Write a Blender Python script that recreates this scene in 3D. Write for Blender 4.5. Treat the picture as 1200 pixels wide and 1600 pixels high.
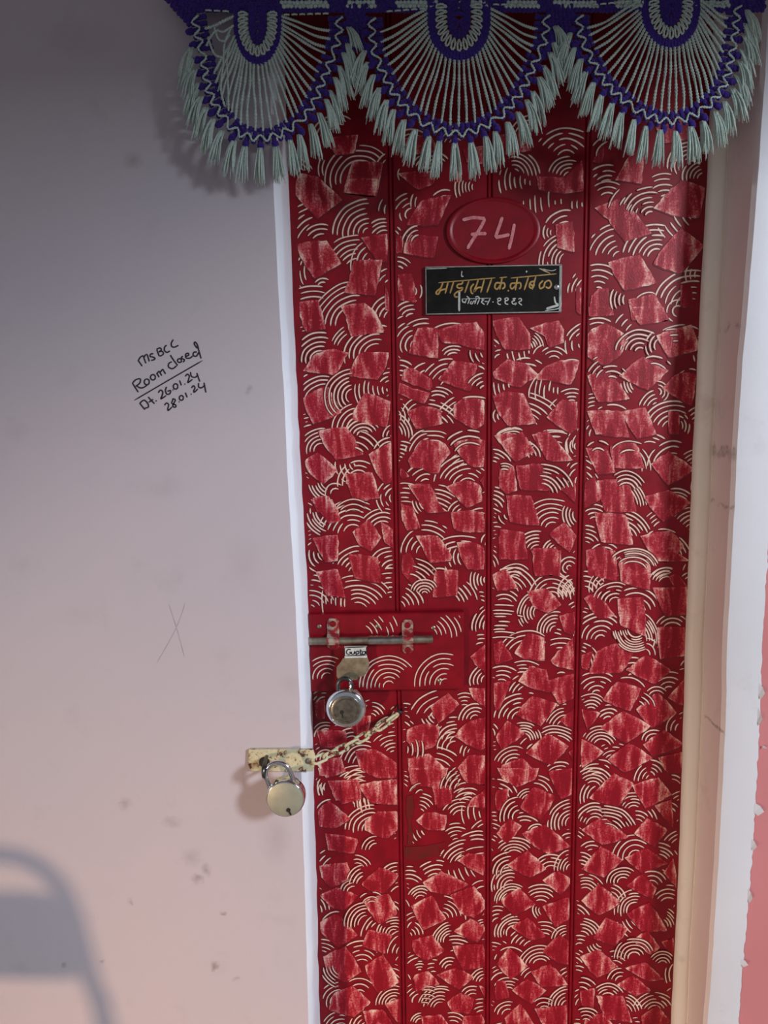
import bpy, math, random
from mathutils import Vector, Matrix, Quaternion, noise as mnoise
random.seed(74)
for o in list(bpy.data.objects):
    bpy.data.objects.remove(o, do_unlink=True)
SC = bpy.context.scene
COL = SC.collection
R = math.radians

# ------------------------------------------------------------------ camera
F_PX = 1200.0
CAM = Vector((0.0, -1.10, 1.50))
PITCH, ROLL = R(8.6), R(1.05)
_f = Vector((0, math.cos(PITCH), -math.sin(PITCH)))
_u0 = Vector((0, math.sin(PITCH), math.cos(PITCH)))
_r0 = Vector((1, 0, 0))
_r = _r0 * math.cos(ROLL) - _u0 * math.sin(ROLL)
_u = _r0 * math.sin(ROLL) + _u0 * math.cos(ROLL)
cam_d = bpy.data.cameras.new('camera')
cam_d.sensor_fit = 'VERTICAL'
cam_d.sensor_height = 36.0
cam_d.lens = F_PX / 1600 * 36.0
cam_d.clip_start = 0.02
cam = bpy.data.objects.new('camera', cam_d)
COL.objects.link(cam)
m = Matrix((_r, _u, -_f)).transposed().to_4x4()
m.translation = CAM
cam.matrix_world = m
SC.camera = cam

# ------------------------------------------------------------------ world, lights, exposure
SC.view_settings.view_transform = 'Standard'
SC.view_settings.look = 'None'
SC.view_settings.gamma = 1.0
SC.view_settings.use_curve_mapping = False
SC.view_settings.exposure = 0.10
world = bpy.data.worlds.new('world')
SC.world = world
world.use_nodes = True
bg = world.node_tree.nodes['Background']
bg.inputs[0].default_value = (0.68, 0.72, 0.84, 1)
bg.inputs[1].default_value = 0.29


def area(name, loc, target, sx, sy, power, col, spread=180):
    d = bpy.data.lights.new(name, 'AREA')
    d.shape = 'RECTANGLE'
    d.size, d.size_y = sx, sy
    d.energy = power
    d.color = col
    d.spread = R(spread)
    o = bpy.data.objects.new(name, d)
    o.location = loc
    o.rotation_euler = (Vector(target) - Vector(loc)).to_track_quat('-Z', 'Y').to_euler()
    COL.objects.link(o)
    return o


WARM = Vector((-1.55, -2.0, 0.62))
area('daylight_opening', (2.45, -2.15, 2.35), (0.0, 0.0, 1.25), 0.38, 0.60, 96, (0.82, 0.90, 1.0))
area('warm_lamp', WARM, (0.0, 0.05, 0.24), 0.15, 0.15, 5.4, (1.0, 0.66, 0.42), 68)

# ------------------------------------------------------------------ helpers


def P(px, py, Y):
    """pixel of the 1200x1600 photograph -> point on the upright plane y = Y"""
    d = _f * F_PX + _r * (px - 600) - _u * (py - 800)
    t = (Y - CAM.y) / d.y
    return CAM + d * t


def tag(o, label=None, cat=None, group=None, kind=None):
    if label: o['label'] = label
    if cat: o['category'] = cat
    if group: o['group'] = group
    if kind: o['kind'] = kind
    return o


def empty(name, loc, parent=None):
    o = bpy.data.objects.new(name, None)
    o.empty_display_size = 0.05
    o.parent = parent
    o['_w'] = list(loc)
    off = Vector(parent['_w']) if parent and '_w' in parent else Vector((0, 0, 0))
    o.location = Vector(loc) - off
    COL.objects.link(o)
    return o


class MB:
    def __init__(s):
        s.v, s.f, s.a = [], [], {}

    def add(s, vs, fs, **attr):
        b = len(s.v)
        s.v += [Vector(p) for p in vs]
        s.f += [tuple(i + b for i in f) for f in fs]
        for k, val in attr.items():
            lst = s.a.setdefault(k, [])
            lst += [0.0] * (b - len(lst))
            lst += (list(val) if hasattr(val, '__len__') else [val] * len(vs))
        return s

    def box(s, lo, hi, bev=0.0):
        x0, y0, z0 = lo
        x1, y1, z1 = hi
        if bev <= 0:
            vs = [(x, y, z) for x in (x0, x1) for y in (y0, y1) for z in (z0, z1)]
            s.add(vs, [(0, 1, 3, 2), (4, 6, 7, 5), (0, 4, 5, 1), (2, 3, 7, 6), (0, 2, 6, 4), (1, 5, 7, 3)])
            return s
        # chamfer of the front (low y) edges
        b = bev
        vs = [(x0, y1, z0), (x1, y1, z0), (x1, y1, z1), (x0, y1, z1),
              (x0, y0 + b, z0), (x1, y0 + b, z0), (x1, y0 + b, z1), (x0, y0 + b, z1),
              (x0 + b, y0, z0 + b), (x1 - b, y0, z0 + b), (x1 - b, y0, z1 - b), (x0 + b, y0, z1 - b)]
        fs = [(0, 3, 2, 1)]
        for i in range(4):
            j = (i + 1) % 4
            fs += [(i, j, 4 + j, 4 + i), (4 + i, 4 + j, 8 + j, 8 + i)]
        fs.append((8, 9, 10, 11))
        s.add(vs, fs)
        return s

    def tube(s, pts, r, n=6, closed=False, cap=True, **attr):
        pts = [Vector(p) for p in pts]
        k = len(pts)
        rad = r if hasattr(r, '__len__') else [r] * k
        tang = []
        for i in range(k):
            a = pts[(i - 1) % k] if (closed or i > 0) else pts[i]
            c = pts[(i + 1) % k] if (closed or i < k - 1) else pts[i]
            t = c - a
            tang.append(t.normalized() if t.length > 1e-9 else Vector((0, 0, 1)))
        t0 = tang[0]
        ref = Vector((0, 0, 1)) if abs(t0.z) < 0.8 else Vector((1, 0, 0))
        nrm = t0.cross(ref).normalized()
        vs, fs = [], []
        for i in range(k):
            if i > 0:
                q = tang[i - 1].rotation_difference(tang[i])
                nrm = (q @ nrm)
                nrm = (nrm - tang[i] * nrm.dot(tang[i])).normalized()
            bi = tang[i].cross(nrm)
            for j in range(n):
                a = 2 * math.pi * j / n
                vs.append(pts[i] + (nrm * math.cos(a) + bi * math.sin(a)) * rad[i])
        for i in range(k if closed else k - 1):
            i2 = (i + 1) % k
            for j in range(n):
                j2 = (j + 1) % n
                fs.append((i * n + j, i * n + j2, i2 * n + j2, i2 * n + j))
        if cap and not closed:
            fs.append(tuple(range(n - 1, -1, -1)))
            fs.append(tuple((k - 1) * n + j for j in range(n)))
        s.add(vs, fs, **attr)
        return s

    def lathe(s, c, axis, prof, n=32, up=None):
        """prof: list of (radius, distance along axis)"""
        c = Vector(c)
        ax = Vector(axis).normalized()
        ref = Vector((0, 0, 1)) if abs(ax.z) < 0.8 else Vector((1, 0, 0))
        e1 = ax.cross(ref).normalized()
        e2 = ax.cross(e1)
        vs, fs = [], []
        for (r_, h) in prof:
            for j in range(n):
                a = 2 * math.pi * j / n
                vs.append(c + ax * h + (e1 * math.cos(a) + e2 * math.sin(a)) * r_)
        for i in range(len(prof) - 1):
            for j in range(n):
                j2 = (j + 1) % n
                fs.append((i * n + j, i * n + j2, (i + 1) * n + j2, (i + 1) * n + j))
        fs.append(tuple(range(n - 1, -1, -1)))
        fs.append(tuple((len(prof) - 1) * n + j for j in range(n)))
        s.add(vs, fs)
        return s

    def prism(s, pts, y0, y1, **attr):
        """polygon of (x, z) pairs extruded from y0 (front) to y1 (back)"""
        k = len(pts)
        vs = [(x, y0, z) for x, z in pts] + [(x, y1, z) for x, z in pts]
        fs = [tuple(range(k)), tuple(range(2 * k - 1, k - 1, -1))]
        for i in range(k):
            j = (i + 1) % k
            fs.append((i, k + i, k + j, j))
        s.add(vs, fs, **attr)
        return s

    def ribbon(s, pts, w, y, taper=True, **attr):
        """flat stroke on an upright plane: pts are (x, z)"""
        pts = [Vector((p[0], p[1])) for p in pts]
        s.nr = (getattr(s, 'nr', 0) + 1) % 30
        y = y - s.nr * 7e-6
        k = len(pts)
        if k < 2:
            return s
        vs, fs = [], []
        for i in range(k):
            t = (pts[min(i + 1, k - 1)] - pts[max(i - 1, 0)])
            t = t.normalized() if t.length > 1e-9 else Vector((1, 0))
            nn = Vector((-t.y, t.x))
            ww = w * 0.5
            if taper and (i == 0 or i == k - 1):
                ww *= 0.45
            a, b = pts[i] + nn * ww, pts[i] - nn * ww
            vs += [(a.x, y, a.y), (b.x, y, b.y)]
        for i in range(k - 1):
            fs.append((2 * i, 2 * i + 1, 2 * i + 3, 2 * i + 2))
        s.add(vs, fs, **attr)
        return s

    def build(s, name, mat, parent=None, smooth=False, kind=None):
        off = Vector(parent['_w']) if parent and '_w' in parent else Vector((0, 0, 0))
        me = bpy.data.meshes.new(name)
        me.from_pydata([tuple(p - off) for p in s.v], [], s.f)
        for k, lst in s.a.items():
            lst = lst + [0.0] * (len(s.v) - len(lst))
            at = me.attributes.new(k, 'FLOAT', 'POINT')
            at.data.foreach_set('value', lst)
        me.validate()
        import bmesh
        bm = bmesh.new()
        bm.from_mesh(me)
        if len(bm.faces) < 60000:
            bmesh.ops.recalc_face_normals(bm, faces=bm.faces)
        bm.to_mesh(me)
        bm.free()
        if smooth:
            me.polygons.foreach_set('use_smooth', [True] * len(me.polygons))
            if smooth != 'all':
                me.set_sharp_from_angle(angle=R(40))
        o = bpy.data.objects.new(name, me)
        if mat: me.materials.append(mat)
        o.parent = parent
        if parent is not None and '_w' in parent:
            o['_w'] = list(off)
        if kind: o['kind'] = kind
        COL.objects.link(o)
        return o


_PHI = (1 + 5 ** .5) / 2
ICO_V = [Vector(v).normalized() for v in [(-1, _PHI, 0), (1, _PHI, 0), (-1, -_PHI, 0), (1, -_PHI, 0), (0, -1, _PHI), (0, 1, _PHI),
         (0, -1, -_PHI), (0, 1, -_PHI), (_PHI, 0, -1), (_PHI, 0, 1), (-_PHI, 0, -1), (-_PHI, 0, 1)]]
ICO_F = [(0, 11, 5), (0, 5, 1), (0, 1, 7), (0, 7, 10), (0, 10, 11), (1, 5, 9), (5, 11, 4), (11, 10, 2), (10, 7, 6), (7, 1, 8),
         (3, 9, 4), (3, 4, 2), (3, 2, 6), (3, 6, 8), (3, 8, 9), (4, 9, 5), (2, 4, 11), (6, 2, 10), (8, 6, 7), (9, 8, 1)]


def blob(mb, c, rx, ry, rz, rot=0.0):
    """small rounded stitch, turned by rot in the upright plane"""
    ca, sa = math.cos(rot), math.sin(rot)
    vs = []
    for v in ICO_V:
        x, y, z = v.x * rx, v.y * ry, v.z * rz
        vs.append((c[0] + x * ca - z * sa, c[1] + y, c[2] + x * sa + z * ca))
    mb.add(vs, ICO_F)


def smooth_path(pts, sub=4, closed=False):
    pts = [Vector(p) for p in pts]
    k = len(pts)
    out = []
    rng = range(k if closed else k - 1)
    for i in rng:
        p0 = pts[(i - 1) % k] if (closed or i > 0) else pts[0]
        p1 = pts[i]
        p2 = pts[(i + 1) % k]
        p3 = pts[(i + 2) % k] if (closed or i + 2 < k) else pts[-1]
        for q in range(sub):
            t = q / sub
            out.append(0.5 * ((2 * p1) + (p2 - p0) * t + (2 * p0 - 5 * p1 + 4 * p2 - p3) * t * t + (3 * p1 - p0 - 3 * p2 + p3) * t ** 3))
    if not closed:
        out.append(pts[-1])
    return out


def resample(pts, n):
    pts = [Vector(p) for p in pts]
    L = [0]
    for i in range(1, len(pts)):
        L.append(L[-1] + (pts[i] - pts[i - 1]).length)
    out = []
    j = 0
    for i in range(n):
        d = L[-1] * i / (n - 1)
        while j < len(L) - 2 and L[j + 1] < d:
            j += 1
        t = (d - L[j]) / max(1e-9, L[j + 1] - L[j])
        out.append(pts[j].lerp(pts[j + 1], t))
    return out


# ------------------------------------------------------------------ materials


def new_mat(name):
    mt = bpy.data.materials.new(name)
    mt.use_nodes = True
    nt = mt.node_tree
    return mt, nt, nt.nodes, nt.links, nt.nodes['Principled BSDF']


def N(nt, typ, **kw):
    n = nt.nodes.new(typ)
    for k, v in kw.items():
        setattr(n, k, v)
    return n


def coords(nt, scale=(1, 1, 1)):
    tc = N(nt, 'ShaderNodeTexCoord')
    mp = N(nt, 'ShaderNodeMapping')
    mp.inputs['Scale'].default_value = scale
    nt.links.new(tc.outputs['Object'], mp.inputs['Vector'])
    return mp.outputs['Vector']


def noise_tex(nt, vec, scale, detail=4, rough=0.55, dist=0.0):
    n = N(nt, 'ShaderNodeTexNoise')
    n.inputs['Scale'].default_value = scale
    n.inputs['Detail'].default_value = detail
    n.inputs['Roughness'].default_value = rough
    n.inputs['Distortion'].default_value = dist
    nt.links.new(vec, n.inputs['Vector'])
    return n.outputs['Fac']


def ramp(nt, fac, stops):
    n = N(nt, 'ShaderNodeValToRGB')
    el = n.color_ramp.elements
    while len(el) < len(stops):
        el.new(0.5)
    for e, (p, c) in zip(el, stops):
        e.position = p
        e.color = (*c, 1) if len(c) == 3 else c
    nt.links.new(fac, n.inputs['Fac'])
    return n.outputs['Color']


def mix(nt, fac, a, b):
    n = N(nt, 'ShaderNodeMix', data_type='RGBA')
    for sock, val in ((n.inputs[0], fac), (n.inputs[6], a), (n.inputs[7], b)):
        if isinstance(val, (int, float)):
            sock.default_value = val
        elif isinstance(val, tuple):
            sock.default_value = (*val, 1)
        else:
            nt.links.new(val, sock)
    return n.outputs[2]


def math_n(nt, op, a, b=0.0, clamp=False):
    n = N(nt, 'ShaderNodeMath', operation=op)
    n.use_clamp = clamp
    for sock, val in ((n.inputs[0], a), (n.inputs[1], b)):
        if isinstance(val, (int, float)):
            sock.default_value = val
        else:
            nt.links.new(val, sock)
    return n.outputs[0]


def bump(nt, bsdf, h, strength=0.2, dist=0.002):
    b = N(nt, 'ShaderNodeBump')
    b.inputs['Strength'].default_value = strength
    b.inputs['Distance'].default_value = dist
    nt.links.new(h, b.inputs['Height'])
    nt.links.new(b.outputs['Normal'], bsdf.inputs['Normal'])


def plain(name, col, rough=0.5, metal=0.0, col2=None, scale=60, bstr=0.0, spec=0.5, stretch=(1, 1, 1), lo=0.35, hi=0.65):
    mt, nt, nd, lk, b = new_mat(name)
    v = coords(nt, stretch)
    f = noise_tex(nt, v, scale, 5)
    c2 = col2 if col2 else tuple(c * 0.8 for c in col)
    lk.new(ramp(nt, f, [(lo, col), (hi, c2)]), b.inputs['Base Color'])
    b.inputs['Roughness'].default_value = rough
    b.inputs['Metallic'].default_value = metal
    b.inputs['Specular IOR Level'].default_value = spec
    if bstr > 0:
        bump(nt, b, f, bstr)
    return mt


def wall_mat(name, base, tint, dirt, spots=()):
    mt, nt, nd, lk, b = new_mat(name)
    v = coords(nt)
    n1 = noise_tex(nt, v, 2.3, 4, 0.6)
    n2 = noise_tex(nt, v, 14, 6, 0.65)
    n3 = noise_tex(nt, v, 160, 3, 0.6)
    c = mix(nt, ramp(nt, n1, [(0.38, (0, 0, 0)), (0.66, (1, 1, 1))]), base, tint)
    c = mix(nt, math_n(nt, 'MULTIPLY', ramp(nt, n2, [(0.58, (0, 0, 0)), (0.8, (1, 1, 1))]), 0.35), c, dirt)
    # a handful of scuffs and grease spots, each at its own place on the plaster
    warp = N(nt, 'ShaderNodeVectorMath', operation='MULTIPLY_ADD')
    wn = N(nt, 'ShaderNodeTexNoise')
    wn.inputs['Scale'].default_value = 70
    lk.new(v, wn.inputs['Vector'])
    lk.new(wn.outputs['Color'], warp.inputs[0])
    warp.inputs[1].default_value = (0.018, 0.018, 0.018)
    lk.new(v, warp.inputs[2])
    for (x, z, sx, sz, amt) in spots:
        mp = N(nt, 'ShaderNodeMapping')
        mp.vector_type = 'TEXTURE'
        mp.inputs['Location'].default_value = (x + .009, 0.009, z + .009)
        mp.inputs['Scale'].default_value = (sx, 1, sz)
        lk.new(warp.outputs[0], mp.inputs['Vector'])
        ln = N(nt, 'ShaderNodeVectorMath', operation='LENGTH')
        lk.new(mp.outputs[0], ln.inputs[0])
        fac = math_n(nt, 'SUBTRACT', 1.0, ln.outputs['Value'], True)
        fac = math_n(nt, 'MULTIPLY', fac, math_n(nt, 'MULTIPLY', n2, amt * 0.9), True)
        c = mix(nt, fac, c, (0.20, 0.16, 0.14))
    lk.new(c, b.inputs['Base Color'])
    b.inputs['Roughness'].default_value = 0.5
    b.inputs['Specular IOR Level'].default_value = 0.35
    h = math_n(nt, 'ADD', math_n(nt, 'MULTIPLY', n2, 0.6), math_n(nt, 'MULTIPLY', n3, 0.12))
    bump(nt, b, h, 0.22, 0.004)
    return mt


def yarn_mat(name, col, col2):
    mt, nt, nd, lk, b = new_mat(name)
    v = coords(nt)
    f = noise_tex(nt, v, 420, 3, 0.7)
    g = noise_tex(nt, v, 45, 2)
    c = mix(nt, ramp(nt, f, [(0.35, (0, 0, 0)), (0.65, (1, 1, 1))]), col, col2)
    c = mix(nt, math_n(nt, 'MULTIPLY', g, 0.35), c, tuple(x * 0.6 for x in col))
    lk.new(c, b.inputs['Base Color'])
    b.inputs['Roughness'].default_value = 0.9
    b.inputs['Specular IOR Level'].default_value = 0.15
    b.inputs['Sheen Weight'].default_value = 0.15
    bump(nt, b, f, 0.8, 0.001)
    return mt


def patch_mat():
    mt, nt, nd, lk, b = new_mat('scraped_red_glaze')
    v = coords(nt, (1, 1, 0.22))
    vf = coords(nt)
    st = noise_tex(nt, v, 75, 3, 0.6, 0.6)
    fine = noise_tex(nt, vf, 330, 4, 0.75)
    hor = noise_tex(nt, coords(nt, (0.25, 1, 1)), 420, 2, 0.5)
    at = N(nt, 'ShaderNodeAttribute')
    at.attribute_name = 'edge'
    rn = N(nt, 'ShaderNodeAttribute')
    rn.attribute_name = 'rnd'
    val = math_n(nt, 'MULTIPLY', st, 1.15)
    val = math_n(nt, 'ADD', val, math_n(nt, 'MULTIPLY', fine, 0.70))
    val = math_n(nt, 'ADD', val, math_n(nt, 'MULTIPLY', hor, 0.12))
    val = math_n(nt, 'ADD', val, math_n(nt, 'MULTIPLY', at.outputs['Fac'], 0.27))
    val = math_n(nt, 'ADD', val, math_n(nt, 'MULTIPLY', rn.outputs['Fac'], 0.10))
    val = math_n(nt, 'SUBTRACT', val, 0.575)
    c = ramp(nt, val, [(0.40, (0.235, 0.0022, 0.010)), (0.54, (0.36, 0.010, 0.024)), (0.68, (0.53, 0.11, 0.11)), (0.88, (0.82, 0.52, 0.41))])
    lk.new(c, b.inputs['Base Color'])
    b.inputs['Roughness'].default_value = 0.45
    b.inputs['Specular IOR Level'].default_value = 0.3
    bump(nt, b, math_n(nt, 'ADD', st, fine), 0.3, 0.0015)
    return mt


def plate_mat():
    mt, nt, nd, lk, b = new_mat('peeling_cream_paint_on_rust')
    v = coords(nt)
    f = noise_tex(nt, v, 95, 6, 0.7)
    g = noise_tex(nt, v, 30, 3, 0.5)
    val = math_n(nt, 'ADD', math_n(nt, 'MULTIPLY', f, 0.7), math_n(nt, 'MULTIPLY', g, 0.35))
    lk.new(ramp(nt, val, [(0.43, (0.09, 0.026, 0.016)), (0.47, (0.24, 0.10, 0.05)), (0.50, (0.56, 0.50, 0.30)), (0.72, (0.70, 0.67, 0.47))]), b.inputs['Base Color'])
    b.inputs['Roughness'].default_value = 0.7
    bump(nt, b, val, 0.6, 0.002)
    return mt


def nameboard_mat():
    mt, nt, nd, lk, b = new_mat('worn_black_enamel')
    v = coords(nt)
    f = noise_tex(nt, v, 55, 6, 0.7)
    g = noise_tex(nt, coords(nt, (1, 1, 0.2)), 180, 3)
    lk.new(ramp(nt, f, [(0.3, (0.005, 0.0045, 0.004)), (0.66, (0.013, 0.011, 0.009)), (0.82, (0.10, 0.09, 0.075))]), b.inputs['Base Color'])
    lk.new(ramp(nt, g, [(0.3, (0.4, 0.4, 0.4)), (0.7, (0.65, 0.65, 0.65))]), b.inputs['Roughness'])
    b.inputs['Specular IOR Level'].default_value = 0.1
    return mt


M = {}
M['red'] = plain('red_glaze', (0.235, 0.0022, 0.010), 0.38, col2=(0.17, 0.0015, 0.007), scale=35, bstr=0.06, spec=0.3)
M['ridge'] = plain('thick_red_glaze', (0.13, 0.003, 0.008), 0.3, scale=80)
M['cream_line'] = plain('cream_undercoat', (0.80, 0.57, 0.44), 0.55, col2=(0.64, 0.33, 0.28), scale=140, lo=0.45, hi=0.75)
M['patch'] = patch_mat()
M['smear'] = plain('worn_brown_glaze', (0.11, 0.012, 0.009), 0.6, col2=(0.17, 0.006, 0.009), scale=60, spec=0.2)
M['chalk_pink'] = plain('faded_pink_paint', (0.62, 0.24, 0.24), 0.6, col2=(0.50, 0.10, 0.12), scale=200)
M['trimwhite'] = wall_mat('chalky_white_paint', (0.78, 0.78, 0.82), (0.70, 0.71, 0.78), (0.45, 0.42, 0.40))
M['cream'] = wall_mat('cream_gloss_paint', (0.88, 0.85, 0.77), (0.82, 0.77, 0.68), (0.36, 0.26, 0.2))
M['reveal'] = wall_mat('pinkish_plaster_paint', (0.80, 0.71, 0.69), (0.74, 0.64, 0.62), (0.4, 0.3, 0.28), [(p.x, p.z, a, b, c) for p, a, b, c in ((P(1133, 708, .03), .007, .010, 1.3), (P(1140, 700, .02), .005, .006, 1.4), (P(1139, 512, .03), .005, .006, 1.4), (P(1128, 508, .05), .006, .007, 1.6), (P(1119, 1135, .02), .004, .004, 1.6), (P(1150, 760, .01), .005, .006, 1.6), (P(1136, 790, .02), .006, .005, 1.5))])
M['jambwhite'] = wall_mat('white_jamb_paint', (0.64, 0.63, 0.65), (0.58, 0.57, 0.59), (0.4, 0.36, 0.34))
M['pinkwall'] = wall_mat('salmon_pink_wall_paint', (0.56, 0.20, 0.20), (0.50, 0.17, 0.17), (0.4, 0.15, 0.14))
M['floor'] = plain('cement_floor', (0.30, 0.26, 0.23), 0.7, scale=8, bstr=0.1)
M['ceil'] = plain('old_whitewash', (0.45, 0.42, 0.40), 0.8, scale=4)
M['mint'] = yarn_mat('mint_grey_yarn', (0.60, 0.72, 0.64), (0.42, 0.52, 0.46))
M['purple'] = yarn_mat('violet_yarn', (0.058, 0.026, 0.25), (0.034, 0.014, 0.16))
M['steel'] = plain('scratched_steel', (0.62, 0.60, 0.55), 0.25, 1.0, scale=120, col2=(0.40, 0.37, 0.32))
M['chrome'] = plain('bright_chrome', (0.80, 0.80, 0.80), 0.12, 1.0, scale=50, col2=(0.7, 0.7, 0.7))
M['oldsteel'] = plain('dull_bolt_steel', (0.46, 0.42, 0.34), 0.42, 1.0, col2=(0.28, 0.22, 0.16), scale=70, bstr=0.1)
M['redsteel'] = plain('steel_smeared_with_red_paint', (0.30, 0.02, 0.03), 0.45, 0.4, col2=(0.42, 0.36, 0.28), scale=75, lo=0.44, hi=0.58)
M['lockbronze'] = plain('worn_bronze_steel_lock_face', (0.34, 0.32, 0.26), 0.32, 0.95, col2=(0.20, 0.18, 0.14), scale=110)
M['brassy'] = plain('tarnished_brass_plate', (0.44, 0.38, 0.26), 0.45, 0.9, col2=(0.26, 0.21, 0.14), scale=90)
M['lockface'] = plain('matte_grey_green_lock_face', (0.47, 0.47, 0.36), 0.45, 0.55, col2=(0.40, 0.40, 0.31), scale=60)
M['dark'] = plain('black_recess', (0.012, 0.011, 0.010), 0.5)
M['darksteel'] = plain('dark_steel', (0.10, 0.10, 0.10), 0.3, 0.9)
M['rustchain'] = plate_mat()
M['black'] = nameboard_mat()
M['ink'] = plain('black_marker_ink', (0.012, 0.010, 0.022), 0.5)
M['scratch'] = plain('brown_scratch', (0.40, 0.33, 0.33), 0.8, col2=(0.48, 0.42, 0.44), scale=90)
M['gold'] = plain('gold_sign_paint', (0.44, 0.25, 0.055), 0.45, col2=(0.28, 0.17, 0.05), scale=150)
M['silverpaint'] = plain('grey_white_sign_paint', (0.50, 0.50, 0.46), 0.5, col2=(0.32, 0.32, 0.30), scale=150)
M['alu'] = plain('bare_plate_edge', (0.30, 0.30, 0.27), 0.5, 0.3, col2=(0.2, 0.2, 0.18), scale=120)
M['label'] = plain('printed_label', (0.62, 0.62, 0.58), 0.4, col2=(0.5, 0.5, 0.46), scale=90)
M['chairtube'] = plain('painted_chair_tube', (0.12, 0.12, 0.13), 0.4, 0.5)
M['chairpad'] = plain('blue_grey_chair_panel', (0.10, 0.13, 0.2), 0.6)

# ------------------------------------------------------------------ structure
YD = 0.080      # front of the door planks
YF = 0.064      # front of the timber frame on the right
DX0 = P(480, 900, YD).x
DX1 = P(1079, 900, YD).x
ZT = 2.075      # underside of the lintel


def edge_path(pts, Y):
    """traced vertical edge -> list of (x, z), carried on to floor and lintel"""
    w = [P(px, py, Y) for px, py in pts]
    out = [(w[0].x, ZT + 0.002)] + [(p.x, p.z) for p in w if p.z < ZT] + [(w[-1].x, 0.0)]
    pts3 = [Vector((x, 0, z)) for x, z in out]
    res = resample(pts3, 90)
    o2 = []
    for p in res:
        j = 0.0011 * (mnoise.noise(Vector((3.1, 0, p.z * 28))) + 0.6 * mnoise.noise(Vector((8.1, 0, p.z * 75))))
        o2.append((p.x + j, p.z))
    return o2


def loft(mb, cols):
    """cols: list of vertical polylines (x, y, z) of equal length -> strip mesh"""
    n = len(cols[0])
    vs = [p for c in cols for p in c]
    fs = []
    for i in range(len(cols) - 1):
        for j in range(n - 1):
            fs.append((i * n + j, (i + 1) * n + j, (i + 1) * n + j + 1, i * n + j + 1))
    mb.add(vs, fs)


# floor and ceiling of the passage
mb = MB()
mb.box((-3.2, -3.2, -0.12), (3.2, 0.12, 0.0))
tag(mb.build('floor', M['floor']), kind='structure')
mb = MB()
mb.box((-3.2, -1.9, 2.62), (3.2, 0.12, 2.72))
tag(mb.build('ceiling', M['ceil']), kind='structure')

mb = MB()
mb.box((0.86, -1.9, 2.0), (1.02, -0.0005, 2.62))  # unseen beam, added to keep daylight off the upper left
tag(mb.build('added_shade_beam', M['ceil']), kind='structure')

# left wall with its crumbling white arris and reveal
left_edge = edge_path([(424, 200), (427, 290), (432, 400), (443, 600), (451, 780), (457, 865), (463, 978), (467, 1063), (470, 1180), (473, 1290), (476, 1390), (482, 1600)], 0)
spots = []
for px, py, sx, sz, a in [(207, 250, .016, .014, 1.0), (308, 1373, .012, .010, 1.2), (322, 1358, .010, .012, 1.0), (335, 1508, .010, .010, 1.4),
                          (267, 1285, .018, .012, .7), (430, 1310, .03, .05, .55), (300, 1340, .02, .02, .6), (195, 1255, .012, .012, .8),
                          (203, 1410, .006, .006, 1.3), (350, 1428, .006, .006, 1.3), (160, 1503, .006, .006, 1.2), (370, 1530, .008, .006, .8),
                          (100, 1508, .007, .007, 1.2), (390, 610, .006, .008, .8), (130, 60, .06, .03, .35), (455, 1070, .02, .02, .3),
                          (120, 960, .05, .02, .18), (250, 760, .06, .02, .15), (380, 880, .03, .05, .2)]:
    p = P(px, py, 0)
    spots.append((p.x, p.z, sx, sz, a))
M['wall'] = wall_mat('lilac_white_wall_paint', (0.52, 0.465, 0.50), (0.55, 0.475, 0.50), (0.38, 0.33, 0.34), spots)
mb = MB()
c0 = [(-3.2, 0.0, z) for x, z in left_edge]
c1 = [(x - 0.02, 0.0, z) for x, z in left_edge]
c2 = [(x, 0.0012, z) for x, z in left_edge]
loft(mb, [c0, c1, c2])
cb = [(-3.2, 0.12, z) for x, z in left_edge]
cb2 = [(x - .001, 0.12, z) for x, z in left_edge]
loft(mb, [cb2, cb])
wall_left = tag(mb.build('wall_left', M['wall'], smooth='all'), kind='structure')
mb = MB()
cr = []
for k, (x, z) in enumerate(left_edge):
    b = 0.0085 + 0.0018 * mnoise.noise(Vector((5.5, 0, z * 40)))
    cr.append((x, z, b))
loft(mb, [[(x, 0.0012, z) for x, z, b in cr], [(x + b * 0.85, 0.006 + 0.002 * mnoise.noise(Vector((1.5, 0, z * 60))), z) for x, z, b in cr],
          [(x + b + 0.0012, 0.012, z) for x, z, b in cr], [(max(x + b + 0.003, DX0 - 0.006) if True else 0, 0.13, z) for x, z, b in cr]])
tag(mb.build('trim_1', M['trimwhite'], smooth=True), kind='structure')

# lintel and wall above
mb = MB()
mb.box((-3.2, 0.0, ZT), (3.2, 0.12, 2.62))
tag(mb.build('wall_top', M['wall']), kind='structure')

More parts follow.
